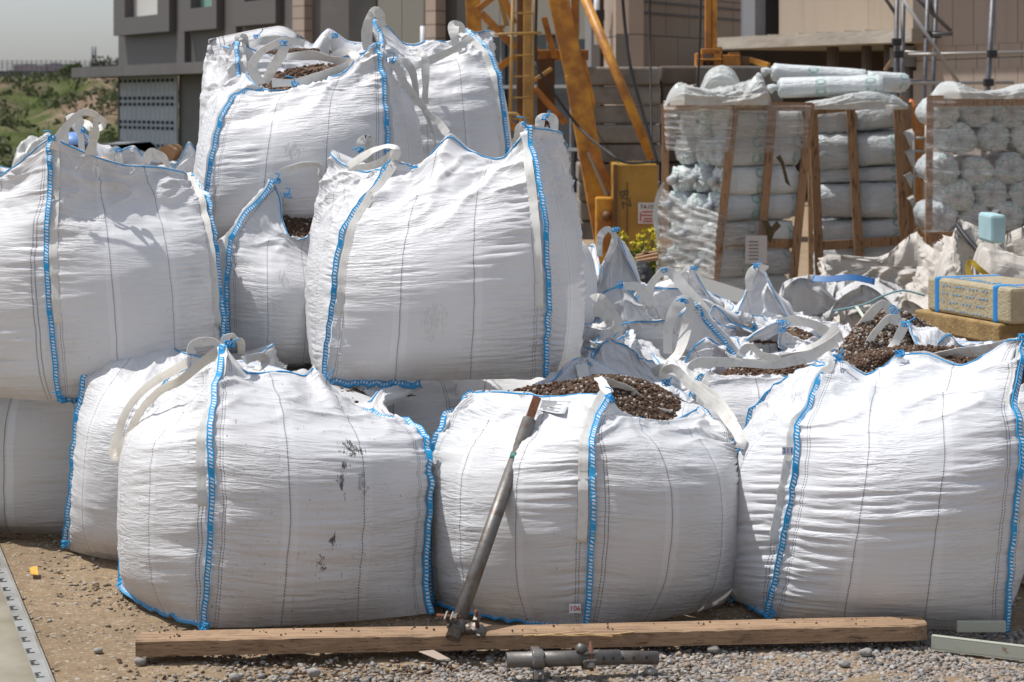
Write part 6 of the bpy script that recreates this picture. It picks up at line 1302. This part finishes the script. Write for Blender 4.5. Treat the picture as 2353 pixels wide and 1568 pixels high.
MB().ring(tA,tM,.0255,0.0215,20).build('outer_tube',M['steel'],ht,smooth=True); MB().ring(tM-(tB-tM).normalized()*.1,tB,.0225,.019,20).build('inner_tube',M['steel'],ht,smooth=True)
dt=(tB-tA).normalized()
b=MB()
for s,r in ((.235+.62,.0255),(.235+.72,.0255)): pass
for px,r in ((1387,.0255),(1432.5-1,.0225),(1409,.0255),(1457,.0225),(1487,.0225)):
    s=(X(px,6.5)-tA.x)/(tB.x-tA.x); c=tA+(tB-tA)*s; o=Vector((0,-.8,.25)).normalized(); b.tube([c+o*(r-.004),c+o*(r+.0012)],.0062,12)
b.build('pin_hole',simple('hole dark',(.01,.01,.01)),ht)
coupler(ht,tA+dt*.105,dt,.0255,M['steel'],seed=2,th0=2.6); coupler(ht,tA+dt*.275,dt,.0255,M['steel'],seed=3,openc=False,th0=1.2)
MB().tube([tA+dt*.262+Vector((0,-.005,.03)),tA+dt*.24+Vector((0,-.01,.045))],[.018,.014],10).build('swivel_pin',M['steel'],ht,smooth=True)
# aluminium side panel with scale marks at the lower left
AL=simple('dull aluminium',(.36,.345,.30),.45,.35,4,(.24,.22,.18),12,.15,.01,lo=.45,hi=.7); al=empty('aluminium_panel',(X(60,5.9),5.9,0),'dull aluminium panel on edge with scale marks, lower left','panel')
zt=.10; e0=np.array([X(0,7.87),7.87]); e1=np.array([X(120,6.10),6.10]); q0=e0-(e1-e0)*.4; q1=e1+(e1-e0)*.4
dq=(q1-q0)/np.linalg.norm(q1-q0); nq=np.array([-dq[1],dq[0]])   # nq points to the +x side
b=MB(); b.wall(q0,q1,0,zt,.006); b.build('side_plate',AL,al)
b=MB(); b.wall(q0-nq*.045,q1-nq*.045,zt-.004,zt,.052); b.build('top_flange',simple('bright aluminium',(.50,.50,.48),.35,.5,7,(.36,.35,.31)),al)
b=MB(); b.wall(q0-nq*.0,q1-nq*.0,zt+.0001,zt+.008,.006); b.build('rib',AL,al)
b=MB(); b.wall(q0-nq*.60,q1-nq*.60,.030,.036,.60-.0065); b.build('floor_sheet',simple('dusty sheet',(.36,.33,.26),.5,.2,3,(.26,.23,.17),8,.2,.01),al)
L=np.linalg.norm(q1-q0); INK=simple('ink black',(.03,.03,.03))
for i in range(int(L/.145)):
    b=MB()
    for j in range(4):
        s=.05+i*.145+j*.016; ln=(.020,.012,.012,.026)[j]; p=q0+dq*s-nq*.043; e=p+nq*ln; b.bar((p[0],p[1],zt+.0012),(e[0],e[1],zt+.0012),.003,.002)
    s=.05+i*.145; p=q0+dq*s-nq*.036; e=q0+dq*(s+.03)-nq*.036; b.bar((p[0],p[1],zt+.0012),(e[0],e[1],zt+.0012),.003,.002)
    b.build('scale_mark',INK,al)
# steel channel at the lower right
GS=simple('pale green steel',(.42,.43,.35),.5,.1,30,(.22,.10,.05),lo=.62,hi=.72); stc=empty('steel_channel',(X(2200,6.9),6.9,0),'pale green steel channel with rust spots, lower right corner','steel channel')
b=MB(); a=np.array([X(2140,6.80),6.80]); e=np.array([X(2420,6.62),6.62]); b.wall(a,e,.010,.050,.005,None,None); b.build('web_plate',GS,stc,bevel=.0015)
b=MB(); b.wall(a,e,.0505,.055,.022); b.build('flange',GS,stc,bevel=.001); b=MB(); b.wall(a,e,.005,.0095,.022); b.build('flange',GS,stc)
c2=tag(MB().wall([X(2200,6.93),6.93],[X(2312,6.93),6.93],.03,.070,.02).build('steel_offcut',GS,bevel=.003),'short pale green steel piece behind the rusty channel','steel piece')
# a pale sack edge at the right border
heap('sheet_edge',[(2322,1400),(2340,1150),(2352,1050),(2400,1000),(2460,1100),(2480,1440)],7.9,.5,M['fab_g'],'greyish cloth bundle at the extreme right behind the channel','bundle',141,crump=.02,nx=50)
# single stones and litter
STN=simple('pale stone',(.33,.31,.28),.9,0,30,(.24,.22,.20),60,.6,.01,coord='Object')
for q,(px,py,r,lab) in enumerate(((721,1546,.022,'pale flat stone in the dirt at bottom centre left'),(322,1520,.020,'grey stone against the left end of the plank'),(232,1262,.016,'grey stone beside the squeezed bag corner'),(225,1493,.015,'reddish grey pebble near the aluminium panel'),(1495,1543,.020,'grey stone just right of the lying scaffold tube'),(1990,1500,.022,'pale round stone before the right end of the plank'),(2245,1500,.016,'pale stone in front of the steel channel'),(1640,1492,.02,'brownish stone against the plank right of centre'),(85,1205,.013,'small stone under the far left bag'),(1940,1525,.018,'grey gravel lump near the right bottom'),(540,1556,.02,'grey stone at the bottom left of centre'))):
    Z=8550/(py+6-240) if py+6-240>0 else 7; V0,F0=ICO1; rng=np.random.default_rng(500+q); V=V0*rng.uniform(.78,1.15,(len(V0),1))*[1.15,.9,.7]*r; V=V+np.array([X(px,Z),Z,r*.42]); o=arrmesh('stone',V,F0,STN,smooth=False); tag(o,lab,'stone','loose stones on the dirt')
def scrap(name,px,py,pts,mat,label,cat):
    Z=8550/(py-240); b=MB(); n_=len(pts); V=[(X(px,Z)+x,Z+y,.006+z) for x,y,z in pts]; V+=[(a,b_,c+.002) for a,b_,c in V]; b.add(V,[tuple(range(n_))[::-1],tuple(range(n_,2*n_))]+[(i,(i+1)%n_,(i+1)%n_+n_,i+n_) for i in range(n_)]); tag(b.build(name,mat),label,cat)
PAP=simple('crumpled paper',(.55,.46,.34),.8); scrap('paper_scrap',135,1198,[(-.05,-.03,0),(.02,-.03,.01),(.06,.02,.03),(0,.05,.005)],PAP,'crumpled beige paper scrap right of its flatter neighbour','paper'); scrap('paper_scrap',55,1192,[(-.03,-.03,0),(.04,-.02,.005),(.03,.04,.02),(-.03,.03,.01)],PAP,'flat pale paper scrap on the dirt under the far left bag','paper')
scrap('yellow_scrap',75,1322,[(-.02,.03,.015),(.008,.045,.02),(.03,-.03,.0),(.0,-.03,.004)],simple('yellow paper',(.62,.36,.05),.6),'torn yellow scrap on the dirt near the aluminium panel','scrap')
scrap('wood_chip',1095-100,1516,[(-.05,.0,.02),(.0,.02,.02),(.06,-.02,.0),(.02,-.03,.0)],simple('chip',(.42,.33,.26),.8),'flat wood chip just in front of the plank','wood chip')
# document pouch on the front middle bag, number tags
def on(bagS,u,v,off=.006): 
    p=np.array(bagS(u,v)); q=np.array(bagS(u+.03,v)); r=np.array(bagS(u,v+.05)); n=np.cross(q-p,r-p); n/=np.linalg.norm(n); 
    if n[1]>0: n=-n
    return p,n
def patch(bagS,root,u0,u1,v0,v1,mat,name,off=.006,nu=8,nv=8):
    G=[]
    for v in np.linspace(v0,v1,nv):
        for u in np.linspace(u0,u1,nu): p,n=on(bagS,u,v); G.append(p+n*off)
    G=np.array(G); idx=np.arange(nu*nv).reshape(nv,nu); Fq=np.stack([idx[:-1,:-1],idx[:-1,1:],idx[1:,1:],idx[1:,:-1]],-1).reshape(-1,4)
    o=arrmesh(name,G,Fq,mat,root); m=o.modifiers.new('th','SOLIDIFY'); m.thickness=.0015; return o
TAGW=simple('tag white',(.80,.80,.80),.4)
def numtag(bagt,u,v,s,col,name):
    root,S=bagt; p,n=on(S,u,v); c=p+n*.016; b=MB(); b.box(c[0]-.021,c[0]+.021,c[1]-.003,c[1],c[2]-.016,c[2]+.016); o=b.build('number_tag',TAGW,root); text(s,'tag_number',simple('tag ink '+s,col),o,(c[0],c[1]-.0045,c[2]),.027,ext=.0006)
numtag(BFR,3.965,3.1,'211',(.03,.08,.35),'a'); numtag(BFM,3.95,.55,'106',(.5,.03,.02),'b')
LAB=simple('document film',(.66,.68,.70),.15)
pt=patch(BFM[1],BFM[0],3.62,3.80,4.28,4.62,LAB,'document_pouch',.012); 
b=MB()
for r in range(9):
    v=4.31+.032*r; us=np.linspace(3.635,3.635+(.10 if r%3 else .14),8); pts=[]
    for u in us: p,n=on(BFM[1],u,v); pts.append(p+n*.0145)
    b.tube(pts,.0009,4)
b.build('document_lines',DRK,pt)
